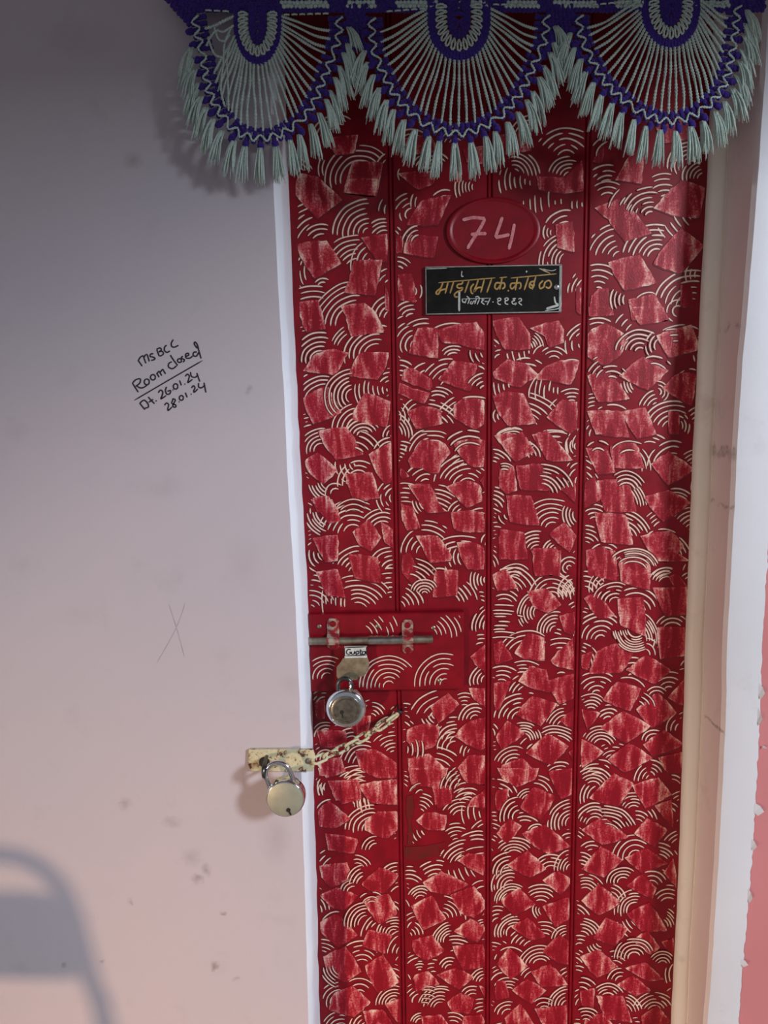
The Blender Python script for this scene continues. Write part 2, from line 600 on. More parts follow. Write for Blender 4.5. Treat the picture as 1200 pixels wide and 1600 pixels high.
# right: timber frame, plaster reveal, white border, pink wall
frame_in = edge_path([(1113, 200), (1110, 275), (1101, 425), (1094, 575), (1086, 725), (1080, 880), (1075, 1000), (1069, 1225), (1062, 1413), (1052, 1600)], YF + 0.004)
frame_out = edge_path([(1146, 150), (1139, 241), (1133, 387), (1127, 500), (1122, 575), (1116, 669), (1111, 796), (1101, 1000), (1098, 1112), (1092, 1263), (1086, 1375), (1079, 1488), (1075, 1600)], YF)
wall_r = edge_path([(1189, 160), (1182, 260), (1169, 425), (1165, 477), (1156, 575), (1150, 669), (1144, 796), (1133, 1000), (1131, 1113), (1126, 1225), (1120, 1338), (1114, 1431), (1107, 1544), (1102, 1600)], 0)
mb = MB()
loft(mb, [[(x + .004, 0.13, z) for x, z in frame_in], [(x, YF + 0.012, z) for x, z in frame_in], [(x + .0015, YF + 0.005, z) for x, z in frame_in],
          [(x + .006, YF + 0.001, z) for x, z in frame_in],
          [(x * .35 + xo * .65, YF - 0.001, z) for (x, z), (xo, zo) in zip(frame_in, frame_out)],
          [(xo - 0.004, YF, z) for xo, z in frame_out], [(xo - 0.001, YF + 0.003, z) for xo, z in frame_out], [(xo + 0.03, YF + 0.004, z) for xo, z in frame_out]])
tag(mb.build('trim_2', M['cream'], smooth=True), kind='structure')
mb = MB()
loft(mb, [[(x, YF + 0.006, z) for x, z in frame_out],
          [(x * .5 + xw * .5, YF * .5 + .002 * mnoise.noise(Vector((0, 2, z * 9))), z) for (x, z), (xw, zw) in zip(frame_out, wall_r)],
          [(xw - 0.0022, 0.0045, z) for xw, z in wall_r], [(xw + 0.003, -0.0005, z) for xw, z in wall_r]])
tag(mb.build('trim_3', M['reveal'], smooth=True), kind='structure')
peel = []
for (px, py) in [(1222, 150), (1216, 400), (1206, 700), (1199, 880), (1191, 1000), (1189, 1075), (1186, 1150), (1182, 1225), (1180, 1270), (1175, 1340), (1172, 1375), (1167, 1440), (1159, 1525), (1154, 1600)]:
    p = P(px, py, -0.002)
    peel.append(Vector((p.x, 0, p.z)))
peel = [Vector((peel[0].x + .01, 0, 2.62))] + peel + [Vector((peel[-1].x, 0, 0))]
peel = resample(peel, 420)
for p in peel:
    p.x += 0.0022 * mnoise.noise(Vector((7, 1, p.z * 55))) + 0.0016 * mnoise.noise(Vector((2, 5, p.z * 190)))
wr = resample([Vector((wall_r[0][0] + .003, 0, 2.62))] + [Vector((x + .003, 0, z)) for x, z in wall_r], 420)
mb = MB()
loft(mb, [[(a.x, -0.0005, b.z) for a, b in zip(wr, peel)], [(a.x + .012, -0.0022, b.z) for a, b in zip(wr, peel)], [(b.x - .006, -0.0026, b.z) for b in peel], [(b.x, -0.0022, b.z) for b in peel], [(b.x + .0005, 0.0008, b.z) for b in peel]])
tag(mb.build('trim_4', M['jambwhite'], smooth=True), kind='structure')
mb = MB()
wx = min(x for x, z in wall_r) + 0.035
mb.box((wx, 0.0006, 0), (3.2, 0.12, ZT))
wall_right = tag(mb.build('wall_right', M['pinkwall']), kind='structure')
# curled flakes along the peeling border
mb = MB()
for (px, py, w, h) in [(1186, 1265, 12, 22), (1190, 1080, 7, 26), (1163, 1505, 9, 14), (1187, 1120, 5, 30), (1178, 1320, 6, 20), (1172, 1400, 5, 26), (1195, 1168, 4, 4)]:
    p = P(px, py, -0.004)
    a, b = w * 0.00092, h * 0.00092
    q = [(p.x - a * .6, p.z + b * .5), (p.x + a * .2, p.z + b * .25), (p.x + a * .6, p.z - b * .1), (p.x - a * .1, p.z - b * .5), (p.x - a * .6, p.z - b * .3)]
    mb.add([(q[0][0], -0.0026, q[0][1]), (q[1][0], -0.004, q[1][1]), (q[2][0], -0.007, q[2][1]), (q[3][0], -0.0045, q[3][1]), (q[4][0], -0.0026, q[4][1]),
            (q[0][0], -0.0012, q[0][1]), (q[1][0], -0.0028, q[1][1]), (q[2][0], -0.0058, q[2][1]), (q[3][0], -0.0033, q[3][1]), (q[4][0], -0.0012, q[4][1])],
           [(0, 1, 2, 3, 4), (9, 8, 7, 6, 5), (0, 5, 6, 1), (1, 6, 7, 2), (2, 7, 8, 3), (3, 8, 9, 4), (4, 9, 5, 0)])
tag(mb.build('paint_flakes', M['jambwhite'], bpy.data.objects['trim_4']), kind='stuff')

# ------------------------------------------------------------------ the door
mb = MB()
mb.box((DX0 - 0.03, YD + 0.012, 0.01), (DX1 + 0.03, YD + 0.034, ZT + 0.02))
door = tag(mb.build('door_1', M['ridge']), kind='structure')
joints = [P(617, 700, YD).x, P(764, 700, YD).x, P(905, 900, YD).x]
G = 0.0034
xs = [DX0 - 0.02] + joints + [DX1 + 0.02]
PLK = [(xs[i] + (G if i else 0), xs[i + 1] - (G if i < 3 else 0)) for i in range(4)]
planks = []
for (a, b) in PLK:
    mb = MB()
    mb.box((a, YD, 0.012), (b, YD + 0.012, ZT + 0.015), 0.0018)
    planks.append(mb.build('plank', M['red'], door))
for jx in joints:
    mb = MB()
    pr = [(jx - 0.0026, YD + .012), (jx - 0.0026, YD + 0.0022), (jx - 0.0013, YD + 0.0008), (jx + 0.0013, YD + 0.0008), (jx + 0.0026, YD + 0.0022), (jx + 0.0026, YD + .012)]
    vs = [(x, y, 0.012) for x, y in pr] + [(x, y, ZT + .015) for x, y in pr]
    mb.add(vs, [(i, i + 1, 7 + i, 6 + i) for i in range(5)])
    mb.build('joint_bead', M['red'], door, smooth=True)

# --- combed and scraped glaze, traced motif by motif.  tile: origin x, y, scale
# A cx cy r0 r1 n a0 a1 = n concentric comb strokes;  P x y x y ... = one scraped patch;  S = brown worn smear
TILES = {
 'F1': (440, 280, 6.667, '''P 190 -60 380 -20 630 215 370 410 120 130|P 700 0 1000 0 970 170 640 140|A 900 560 50 350 7 90 188|A 430 700 130 230 3 80 140|A 420 700 260 480 5 112 175
A 1200 330 130 190 2 135 190|A 780 960 130 380 6 85 142|A 1000 900 110 280 4 128 190|P 140 690 270 650 470 640 620 880 480 960 340 1040|P 830 610 1100 570 1100 860 1000 850|P 750 850 1050 840 970 1210 650 1180 700 1060
A 420 960 200 330 4 150 212|A 430 1130 60 100 2 60 150|A 330 1620 400 510 3 72 122|A 800 1530 220 470 6 92 182|P 150 1290 380 1260 460 1560 260 1590 190 1430|P 610 1320 860 1290 960 1360 1070 1580 720 1640 670 1430
A 1150 1450 90 240 4 110 175|A 1180 1150 120 230 3 115 150|P 1080 1100 1110 1200 1115 1380 1080 1370'''),
 'T1': (440, 200, 3.529, '''A 430 290 110 195 4 50 190|P 390 190 560 190 520 375 340 350|A 330 230 100 125 2 150 200|A 620 230 70 100 2 120 165|P 640 250 850 240 840 310 750 340|A 700 260 60 90 2 150 210|A 900 430 55 90 2 70 140
P 770 400 935 370 860 535 690 535|A 720 480 40 120 4 100 210|A 800 420 70 95 2 140 190|P 690 590 860 600 840 715 670 690|A 760 640 50 100 3 90 170|P 630 590 670 600 665 690 635 690|A 640 800 40 90 3 40 90|P 640 810 720 800 740 960 650 950
A 700 900 40 70 2 -30 30|A 720 1060 40 110 4 80 150|A 1090 330 40 130 6 150 200|P 950 250 990 250 985 300 950 300|A 720 120 40 110 4 40 150|P 240 60 420 40 400 140 300 150|A 300 60 60 130 4 60 170|P 660 60 820 40 860 130 720 150|A 960 110 50 120 4 50 150|P 1000 120 1110 100 1110 200 1020 190'''),
 'T2': (440, 500, 3.529, '''P 360 0 540 0 565 70 390 75|P 140 0 240 0 200 50 150 40|A 210 220 50 150 5 70 190|P 180 190 260 160 370 180 350 210 300 300 120 280|A 530 200 70 170 5 80 190|A 420 170 110 150 3 120 160|P 430 180 590 180 580 250 530 330 365 305
A 400 420 40 150 6 100 230|A 600 380 20 190 8 165 215|P 120 430 250 360 330 510 175 575 130 480|A 240 460 60 150 5 80 180|P 400 500 460 400 600 450 580 590 390 550|A 420 600 60 140 4 100 190|A 450 640 30 90 4 30 170|A 620 640 20 60 3 110 200
P 200 610 360 590 450 740 300 770 230 680|A 220 720 40 120 5 80 190|A 400 760 60 150 4 30 80|P 480 740 610 670 610 890 570 905 520 840|A 610 760 90 110 2 90 150|P 120 780 200 730 310 830 230 905 160 850|A 420 790 20 120 5 180 240
P 350 850 500 840 540 980 400 1000 370 920|A 430 900 70 120 3 60 190|A 280 880 60 130 5 190 250|A 300 960 30 60 2 60 180|A 640 980 20 110 5 90 220|P 170 980 260 970 300 1059 200 1059|A 400 1100 60 110 3 50 140'''),
 'F2': (600, 490, 6.667, '''A 340 330 60 210 4 108 215|A 340 330 260 330 2 110 150|A 420 300 200 250 2 80 130|P 350 150 560 150 560 460 260 410|P 560 170 780 110 960 90 1040 200 1040 380 780 320 600 300|A 720 500 400 401 1 65 120|A 730 480 80 150 3 60 150|A 1100 400 40 200 4 180 220
A 160 700 60 210 4 50 95|A 690 800 120 330 5 90 145|A 500 740 170 240 2 110 150|P 200 580 300 570 510 700 480 800 180 690|P 160 720 300 780 480 830 420 940 150 830|P 570 690 720 490 970 530 900 810 860 800|A 1050 810 60 190 4 95 150|A 430 1300 230 400 5 35 84
A 850 1150 200 300 3 110 150|A 380 1060 80 190 3 110 165|P 240 1020 400 960 590 1000 600 1150 330 1200|P 730 950 830 880 1040 900 1040 1150 950 1210 720 1080|A 950 1250 330 380 2 75 105|A 60 1250 120 220 4 -10 60|A 60 1080 110 190 3 -20 50|A 490 1470 130 270 4 100 175|A 480 1560 240 340 3 60 100
P 400 1310 640 1350 690 1450 560 1600 280 1600 250 1530|A 900 1540 200 330 3 65 145|P 720 1350 900 1300 1050 1320 1040 1600 900 1590 780 1460|A 900 1720 180 290 3 110 140|A 160 1560 30 230 6 60 95'''),
 'F3': (600, 720, 6.667, '''P 260 -20 600 -20 570 130 480 130|A 430 250 60 220 4 60 150|A 870 270 90 330 6 40 165|P 170 80 200 90 260 160 180 190|P 250 250 480 240 560 430 640 530 450 540 370 430|A 220 650 230 420 5 75 100|A 480 700 240 460 6 50 85|P 640 270 840 200 1000 250 1020 420 860 490 760 380
P 1000 210 1040 150 1040 290|A 830 560 70 160 3 110 170|P 180 450 300 480 380 700 240 730 190 620|A 470 420 100 170 3 180 235|P 700 540 850 510 1040 540 1040 740 800 740 720 700|A 1010 680 140 190 2 80 130|A 420 1000 280 370 3 45 95|A 420 960 90 260 4 120 175
P 330 780 560 780 710 1000 690 1040 480 1060 400 900|A 800 1180 300 400 3 65 125|P 760 850 950 850 1040 900 1040 1130 870 1130 800 1000|A 900 1000 120 260 4 150 215|P 190 980 270 950 370 1190 290 1280 190 1170|A 250 1400 220 400 5 40 80|A 420 1380 30 150 5 20 170
P 530 1150 770 1140 760 1400 510 1420|A 580 1300 180 181 1 60 130|A 680 1500 120 300 5 15 60|A 130 1530 80 270 5 10 65|A 1100 1240 60 200 5 150 215'''),
 'T3': (440, 780, 3.529, '''P 160 0 280 0 330 120 260 135 200 50|A 280 60 90 150 5 180 250|A 395 195 55 190 6 60 170|P 390 180 480 110 550 210 490 290 430 250|P 545 120 620 170 615 270 570 240|A 560 180 60 130 4 60 150|P 170 215 310 195 310 340 240 345|A 240 300 40 110 4 170 240
A 420 420 60 160 5 80 150|P 370 300 530 320 550 465 400 430|A 610 400 40 140 5 80 160|A 600 560 20 180 7 70 105|P 190 400 310 385 350 540 250 530|A 160 600 20 180 7 20 92|A 520 560 160 280 6 170 190|A 420 620 50 200 7 30 112|A 1180 700 50 130 5 120 190|P 1040 870 1120 800 1130 960 1080 920|A 1130 1000 30 90 4 120 200'''),
 'T4': (480, 1060, 4.0, '''A 110 180 40 110 4 80 180|P 50 150 110 130 110 250 60 250|A 400 260 40 110 4 30 85|A 120 360 50 90 3 70 180|P 60 320 240 330 250 420 90 430|A 280 420 60 110 3 60 130|P 250 250 400 230 380 340 300 350|A 350 540 70 150 4 70 170|A 540 480 30 150 6 85 140
P 300 450 420 440 560 530 560 620 430 620 330 560|P 60 530 210 490 240 580 120 620|A 310 740 110 190 4 70 130|A 150 680 50 110 4 150 210|P 130 640 300 640 320 740 180 760|P 320 670 550 630 570 760 400 780|A 700 760 300 380 5 170 190|A 480 760 90 140 3 30 70
A 840 280 90 210 4 95 155|A 830 200 60 130 4 200 240|P 770 180 880 90 950 160 820 280|A 980 200 40 110 4 60 110|P 1010 60 1120 60 1120 180 1040 130|A 1050 260 30 100 4 60 180|A 930 400 40 160 6 90 170|A 920 440 50 110 3 90 180|P 920 360 1000 270 1125 240 1120 430 1080 450
P 625 320 720 280 830 300 800 420 680 460 620 390|A 560 440 70 170 4 -20 20|A 800 620 80 190 4 40 90|P 630 500 760 470 880 580 820 680 650 660|P 940 560 1010 480 1120 480 1120 660 1000 640|A 960 690 40 130 4 110 180|A 1000 800 60 120 3 60 140|A 720 740 50 90 2 90 150|P 1020 760 1110 700 1120 800 1000 800|P 790 690 900 660 900 780 800 790'''),
 'T5': (440, 1200, 3.529, '''A 450 130 60 130 4 80 150|P 200 0 300 0 280 40 210 40|P 270 80 420 60 440 170 330 200|A 270 130 50 90 3 140 200|P 430 90 640 60 650 200 500 190|A 700 180 210 280 4 170 190|A 500 350 60 150 5 80 180|P 460 290 530 240 650 240 640 340 570 390 460 340|A 660 440 40 110 4 80 130
P 200 230 260 180 380 280 300 330 210 320|A 270 260 70 90 2 90 160|A 520 450 40 80 3 90 170|S 450 446 500 428 600 426 680 436 780 430 900 408 862 452 880 478 800 490 740 508 690 500 600 504 540 480|S 690 150 722 144 730 220 712 300 728 380 716 425 694 425 700 320 686 240|P 240 360 420 390 400 470 260 450|A 330 600 90 170 4 120 150|A 420 560 40 80 3 20 110|P 210 540 360 520 390 600 270 660 220 600
A 640 620 40 100 4 90 150|P 440 640 540 545 650 590 560 690 460 660|A 460 640 50 110 4 100 170|P 210 700 300 660 420 700 350 780 280 770|A 400 690 40 80 3 90 180|A 500 760 30 80 3 50 150|P 450 730 590 690 640 800 540 860 490 800|A 600 800 50 110 4 20 70|A 470 860 50 120 5 90 190|A 620 920 30 100 5 60 180
P 210 850 300 800 420 920 310 985 220 910|A 300 880 70 90 2 80 150|P 445 980 480 890 610 920 570 1020|A 690 1020 30 130 5 90 180|A 440 1100 50 150 5 40 120|P 230 1040 350 980 440 1120 350 1180 250 1120|A 330 1090 50 120 5 180 250|P 460 1090 560 1030 650 1180 530 1240 480 1150|A 600 1200 40 120 4 20 80|A 430 1260 40 100 3 40 130|A 620 1300 30 100 5 60 180
P 290 1240 390 1200 490 1290 400 1370 260 1330|A 320 1290 50 110 4 90 200|P 450 1340 560 1330 630 1440 480 1440|P 570 1300 690 1260 690 1400 640 1400|A 330 1450 50 110 4 70 170|P 700 0 920 0 880 80 760 90|A 1000 90 30 100 4 110 170|P 980 20 1130 0 1130 90 1020 80|A 770 150 30 60 2 80 150|A 1030 180 40 100 3 60 140|P 1040 180 1130 110 1135 240
P 830 100 930 110 940 190 860 220|A 990 280 50 110 4 70 150|P 740 290 800 240 910 260 900 340 800 340|A 820 330 50 120 4 190 230|A 1180 240 60 180 5 170 200|A 1010 540 60 140 5 90 160|P 970 510 1030 470 1140 480 1110 590|A 1110 620 150 190 2 85 140|A 1200 500 100 270 7 190 215|A 850 640 60 130 4 70 140|P 780 630 880 570 1030 640 920 695 820 680
P 930 700 1060 650 1140 760 1060 825 990 800|A 1110 700 50 80 2 70 130|A 770 740 40 90 4 60 150|P 715 760 830 700 870 780 910 830 780 890|A 880 830 40 130 5 0 80|P 720 950 830 920 900 1010 800 1060 730 1020|A 700 920 20 80 4 0 60|A 930 950 40 100 5 90 190|A 960 1060 60 140 5 50 110|P 950 900 1040 830 1130 880 1080 960|A 1120 900 40 70 3 70 130|P 940 980 1110 970 1130 1090 1000 1110
A 930 1110 30 70 3 60 160|A 760 1130 20 50 3 70 120|P 855 1140 960 1100 1060 1150 980 1220|P 730 1140 810 1120 870 1190 740 1230|A 1120 1180 30 80 4 80 170|A 880 1330 40 130 6 70 170|A 790 1350 60 150 5 60 100|P 910 1290 980 1240 1060 1270 1040 1350 940 1340|A 1060 1280 40 80 3 70 150|P 1090 1200 1140 1210 1140 1300|P 770 1370 880 1360 930 1430 780 1430|A 770 1412 30 60 3 90 170|P 1000 1370 1100 1360 1140 1430 1000 1430|A 940 1450 60 100 3 50 110'''),
 'R1': (760, 200, 3.4286, '''A 430 170 50 170 5 40 150|P 270 260 430 270 510 170 520 340 420 350 280 330|A 270 290 40 210 7 160 200|A 560 380 170 380 7 175 190|A 570 400 60 120 3 175 200|A 430 560 60 120 3 80 150|P 370 520 460 500 470 665 380 640|A 450 720 60 160 6 120 190|A 370 560 30 70 3 150 220|A 560 880 60 130 4 130 180|P 480 850 500 840 505 1000 480 980
P 570 180 630 70 620 190|A 670 150 80 110 2 110 180|P 690 280 770 140 840 120 830 300 780 290|A 650 330 50 130 4 70 140|A 650 400 50 110 3 50 130|A 960 420 60 170 5 75 120|A 880 480 30 160 6 80 160|A 850 480 100 200 3 130 160|P 580 430 720 380 885 565 740 605 650 490|P 895 430 1040 280 1170 320 1140 480 1050 480|A 1200 400 130 300 6 200 225
A 1160 270 30 110 5 100 190|A 720 700 40 190 6 100 170|A 910 700 50 180 6 70 170|P 940 650 1040 540 1165 630 1040 780 890 730|P 650 720 820 680 910 830 740 870|A 600 880 30 150 5 50 115|P 600 860 650 860 680 1000 550 1010 560 900|A 780 920 50 120 4 150 210|A 870 960 80 81 1 60 140|P 760 920 900 890 970 1029 780 1029|A 1100 960 50 200 6 75 170|A 1030 980 30 60 2 60 250|P 1040 840 1090 830 1110 960 1040 960|A 1150 790 40 90 3 140 200
P 60 40 220 20 240 120 100 140|A 260 60 60 130 4 100 180|P 900 -40 1080 -60 1080 60 940 80'''),
 'F4': (760, 480, 7.275, '''P 60 160 370 110 500 340 500 480 210 480 120 320|A 260 800 400 600 4 80 97|P 490 240 820 150 870 260 880 400 710 460 670 330|A 420 480 100 220 5 10 50|A 700 480 150 450 6 180 200|A 680 560 140 141 1 100 170|A 760 640 90 190 3 40 130|A 1150 420 100 250 3 170 210|A 160 600 70 120 2 90 160|P 70 740 250 590 480 660 600 780 460 850 380 915 100 810
A 450 900 260 320 2 55 115|P 560 820 660 680 850 600 1060 620 960 880 700 830|A 800 1000 320 321 1 125 180|A 1080 960 280 540 6 165 185|A 400 860 150 320 4 175 205|A 970 780 190 191 1 50 125|A 970 1140 80 210 4 60 120|P 70 1010 200 960 420 980 560 1320 240 1345 120 1170|A 400 1480 230 520 6 45 85|P 680 1250 860 1050 1030 1080 1020 1380 960 1440|A 950 1300 290 291 1 115 150|A 180 1240 60 110 2 140 220
A 290 1600 160 230 3 60 140|P 90 1460 250 1420 450 1480 520 1600 200 1600|P 520 1450 640 1450 660 1600 600 1600|A 780 1760 170 350 4 70 120|A 1130 1560 90 220 3 140 200|A 560 1640 60 130 3 110 160'''),
 'R2': (780, 480, 3.636, '''P 740 0 930 0 960 70 800 100|P 500 0 640 0 600 20 510 50|A 560 190 70 130 3 60 120|A 800 180 100 170 3 120 155|P 500 150 600 90 740 170 690 270 600 335 500 280|A 800 260 30 130 5 60 170|A 920 220 40 90 3 120 220|P 890 160 1090 100 1140 240 960 285|A 1040 260 160 161 1 60 130|A 1000 300 110 180 3 80 105|P 680 390 810 280 960 360 840 470|A 880 400 80 120 2 40 110|A 620 430 80 160 4 110 160
A 640 430 40 100 3 40 120|P 500 390 620 360 740 520 560 540|A 800 420 60 130 5 180 230|A 900 480 20 60 3 -60 90|P 920 460 1020 370 1120 380 1090 560 1000 510|A 1080 430 50 80 2 60 150|A 640 690 100 140 2 50 130|P 500 590 690 590 740 740 550 720|P 690 595 830 570 890 720 780 745|A 990 700 60 170 5 60 160|P 960 585 1020 600 1020 720 960 720|A 980 680 60 100 3 -20 40|A 560 850 50 90 2 50 140|P 490 800 610 800 660 940 560 950
A 740 880 70 120 2 60 140|P 630 790 770 760 825 915 650 910|A 700 920 110 160 3 0 50|A 990 910 80 150 3 70 170|P 860 890 960 820 1110 920 960 1010|A 720 1060 60 130 4 30 130|P 555 985 730 980 780 1160 600 1160|A 640 1140 150 200 4 0 50|A 420 1050 90 160 4 30 70|P 480 1000 540 960 580 1090 480 1140|P 820 1080 960 1040 1090 1110 930 1220|A 1000 1170 80 140 4 50 130|A 540 1230 40 110 4 50 130|P 540 1165 720 1180 760 1350 580 1330
A 680 1330 80 180 6 20 80|P 800 1300 980 1270 1050 1360 960 1440 890 1440|A 930 1400 110 140 2 60 130|A 950 1430 90 140 3 20 60|A 600 1450 60 110 3 50 140|P 490 1380 600 1360 680 1527 510 1527|A 760 1520 80 150 4 30 140|P 680 1440 850 1430 860 1527 690 1527|A 940 1560 40 80 3 60 150|P 0 760 130 710 200 820 90 880|A 80 820 100 130 2 60 140|A 120 860 50 110 4 10 60|P 200 720 270 700 420 870 270 870|A 300 900 100 200 4 70 110
A 460 790 30 80 3 140 220|P 0 920 80 900 100 1040 40 1060 0 1020|A 30 980 60 90 3 60 110|P 95 900 240 890 300 1040 120 1035|A 240 1060 60 170 6 10 90|A 470 990 40 80 2 120 200|P 350 1030 430 980 430 1110|P 40 1070 180 1070 230 1240 60 1220|A 300 1260 40 170 6 60 160|A 470 1180 50 110 4 150 230|P 280 1290 370 1220 440 1300 400 1390|P 0 1260 140 1280 160 1430 0 1430|A 220 1400 50 130 5 80 150|A 340 1400 40 90 4 120 190|P 190 1370 330 1370 340 1510 200 1527|A 400 1480 15 60 3 30 250|A 90 1560 40 100 4 40 150|A 60 1180 30 60 2 180 240'''),
 'R3': (760, 860, 3.4286, '''P 30 130 100 100 170 200 60 215|A 130 230 40 140 5 20 120|P 240 0 400 0 390 140 280 110|A 350 260 20 130 6 10 170|P 220 220 320 200 400 290 330 335 250 300|A 330 280 80 160 5 10 50|A 480 230 30 100 4 110 190|A 80 760 300 470 9 80 100|A 290 330 40 120 6 100 220|A 370 430 30 100 5 80 190|P 390 350 470 330 470 450 420 440|A 220 600 120 170 3 50 150|P 150 550 220 440 310 470 310 590 200 580
A 400 640 90 170 4 70 110|P 340 590 460 470 465 640 380 620|P 40 500 80 480 140 580 50 610|A 200 760 110 170 4 55 110|P 170 700 230 620 320 640 340 760 250 740|P 320 700 465 660 465 790 390 825|A 80 730 40 110 4 50 110|A 400 700 20 50 2 70 120|P 40 710 130 700 70 850 45 860|A 180 900 40 130 5 80 180|P 155 880 240 780 380 820 290 940 250 920|A 430 960 60 140 5 95 160|P 390 910 465 850 465 960|P 50 1000 110 910 210 980 80 1065
A 200 1020 40 100 5 0 110|A 370 1080 90 140 4 40 120|P 210 1085 330 980 440 1050 350 1150|A 150 1160 50 110 4 70 170|P 80 1150 190 1110 270 1200 80 1200|A 390 1220 50 90 3 60 140|P 440 1080 465 1060 465 1120|P 530 0 690 0 700 165 560 130|P 715 40 870 70 875 210 720 170|A 790 130 90 130 3 20 110|A 960 180 40 90 4 70 160|P 890 0 1000 0 1090 55 920 55|P 975 140 1020 120 1080 200 1000 190|P 890 200 1070 200 1090 340 960 350
A 520 250 60 140 4 30 90|A 640 200 30 90 4 110 200|A 690 280 30 110 5 60 170|P 520 255 590 225 690 350 600 365|P 700 260 840 250 850 460 720 400|A 800 340 60 140 4 20 120|A 760 480 100 170 6 -10 50|A 610 480 30 150 6 50 170|A 800 410 50 130 7 190 300|A 850 560 30 90 3 0 80|A 1000 440 60 100 3 40 150|P 915 410 1060 410 1070 560 930 580|P 590 540 680 500 800 520 730 650 550 660|P 510 560 570 540 540 640 510 630
A 470 620 60 140 5 0 40|A 780 700 40 130 4 70 120|P 750 640 850 560 990 640 900 715|A 980 760 30 110 4 60 140|A 590 780 30 130 5 50 150|A 750 790 60 110 2 30 110|P 620 800 700 700 830 740 770 860|A 800 840 40 90 3 10 60|A 910 800 30 70 3 40 140|P 800 850 920 760 1020 870 880 950|P 970 790 1070 680 1075 840|A 560 880 40 110 5 50 130|P 510 850 610 870 540 960|P 610 950 730 860 880 940 750 1030|A 620 1060 50 120 5 30 150|P 510 1010 630 1080 510 1165
A 900 1030 30 70 3 70 170|P 840 1040 950 960 1060 1040 890 1100|A 1050 960 40 90 3 120 190|P 650 1120 760 1030 890 1110 740 1190|A 870 1210 30 90 4 20 80|P 920 1110 1060 1080 1060 1190 970 1190|A 590 1230 40 110 4 50 140'''),
 'R5': (760, 1200, 3.4286, '''P 60 0 280 0 260 60 160 100 80 50|A 60 170 40 110 4 20 90|P 50 120 120 110 90 230 50 220|P 330 20 460 0 460 140 400 165|A 230 180 40 70 3 90 160|P 180 210 250 100 370 150 290 280|A 180 260 40 110 4 100 190|A 460 300 40 130 6 90 200|P 55 350 120 270 190 310 110 405|A 270 360 30 60 3 70 150|P 190 350 310 300 450 420 330 460 260 420|A 150 490 50 120 5 40 140|A 350 570 50 110 4 60 140|P 110 520 220 440 320 540 230 585
A 460 540 30 100 5 90 190|A 130 560 50 110 4 90 190|A 130 640 40 110 5 70 190|P 300 600 380 550 460 600 400 680|A 140 720 60 100 4 60 180|P 75 710 170 640 260 730 150 790|A 290 740 40 120 5 40 130|P 300 740 440 690 450 800 370 850|A 310 760 30 60 3 150 230|A 160 890 50 110 5 80 190|P 130 850 220 800 320 900 240 920|A 310 920 40 100 4 40 110|A 430 920 30 80 4 90 180|P 300 980 390 890 450 930 440 1050 380 1040|A 290 1060 40 110 5 40 170|P 55 1050 120 960 220 1060 130 1130
A 130 1050 90 91 1 50 160|P 240 1090 340 1050 440 1160 290 1170|A 120 1200 30 80 4 50 150|P 135 1190 220 1130 320 1190 240 1260|P 50 1140 100 1140 120 1230 50 1240|A 440 1280 40 110 5 90 180|A 310 1310 40 80 3 60 130|P 100 1340 180 1260 270 1400 110 1400|P 260 1290 430 1270 440 1400 320 1400|A 120 1330 40 80 3 80 170|A 570 110 40 110 5 30 130|P 550 160 680 30 790 80 700 210|P 780 90 920 50 990 140 850 215|A 790 240 40 110 5 50 150|P 900 200 990 170 1000 320
A 960 270 40 90 3 30 70|A 580 310 50 120 5 50 170|A 640 370 80 170 6 30 100|P 510 330 620 260 760 370 620 410|P 790 350 860 270 970 330 900 420|A 800 480 40 120 4 50 190|P 740 480 860 430 970 510 830 560|A 920 520 60 120 4 30 90|A 500 560 50 110 4 40 90|P 510 540 610 420 730 490 630 585|P 950 560 1000 480 1020 640|A 730 610 30 80 4 50 190|P 750 630 830 570 910 640 890 700|A 880 640 40 110 4 20 110|A 530 690 50 120 5 30 110|P 510 710 600 620 720 720 600 790
A 650 730 50 110 4 20 80|A 800 770 50 120 5 80 190|P 750 780 870 720 970 870 830 870|A 830 790 60 130 4 190 240|A 510 910 40 110 5 20 90|P 570 910 640 800 760 860 690 950|A 920 850 50 110 5 0 60|P 780 920 860 870 930 960 880 1000|A 790 1010 30 100 5 20 190|A 620 930 30 80 4 190 260|P 500 1010 600 970 710 1070 590 1120|P 940 930 1000 910 1010 1030|A 940 1060 30 80 4 30 150|A 690 1080 50 100 3 40 110|P 740 1070 850 1040 950 1130 870 1140|P 700 1160 780 1110 880 1190 800 1220
A 720 1140 30 70 3 80 170|A 500 1230 60 110 3 40 90|P 500 1190 580 1180 570 1290 510 1270|A 650 1240 40 90 4 30 140|P 590 1220 730 1220 780 1360 640 1340|A 730 1310 30 100 5 10 80|P 830 1330 910 1270 990 1360 840 1390|A 900 1310 40 110 5 30 160|A 530 1371 30 90 4 40 120|P 530 1340 620 1310 700 1400 520 1400'''),
}
# strokes on the bolt's backing board (tile T3)
BOARD = (440, 780, 3.529, '''A 430 760 70 215 6 10 56|A 800 760 60 205 7 5 56|A 250 985 30 120 5 60 185|A 590 1030 30 170 7 40 190|A 900 1020 30 170 6 70 190''')


def parse(tile):
    ox, oy, s, txt = tile
    for ent in txt.replace('\n', '|').split('|'):
        t = ent.split()
        if not t:
            continue
        v = [float(q) for q in t[1:]]
        if t[0] == 'A':
            cx, cy, r0, r1, n, a0, a1 = v
            yield 'A', (ox + cx / s, oy + cy / s, r0 / s, r1 / s, int(n), a0, a1)
        else:
            yield t[0], [(ox + v[i] / s, oy + v[i + 1] / s) for i in range(0, len(v), 2)]


MM = 0.00094     # metres per pixel about the door


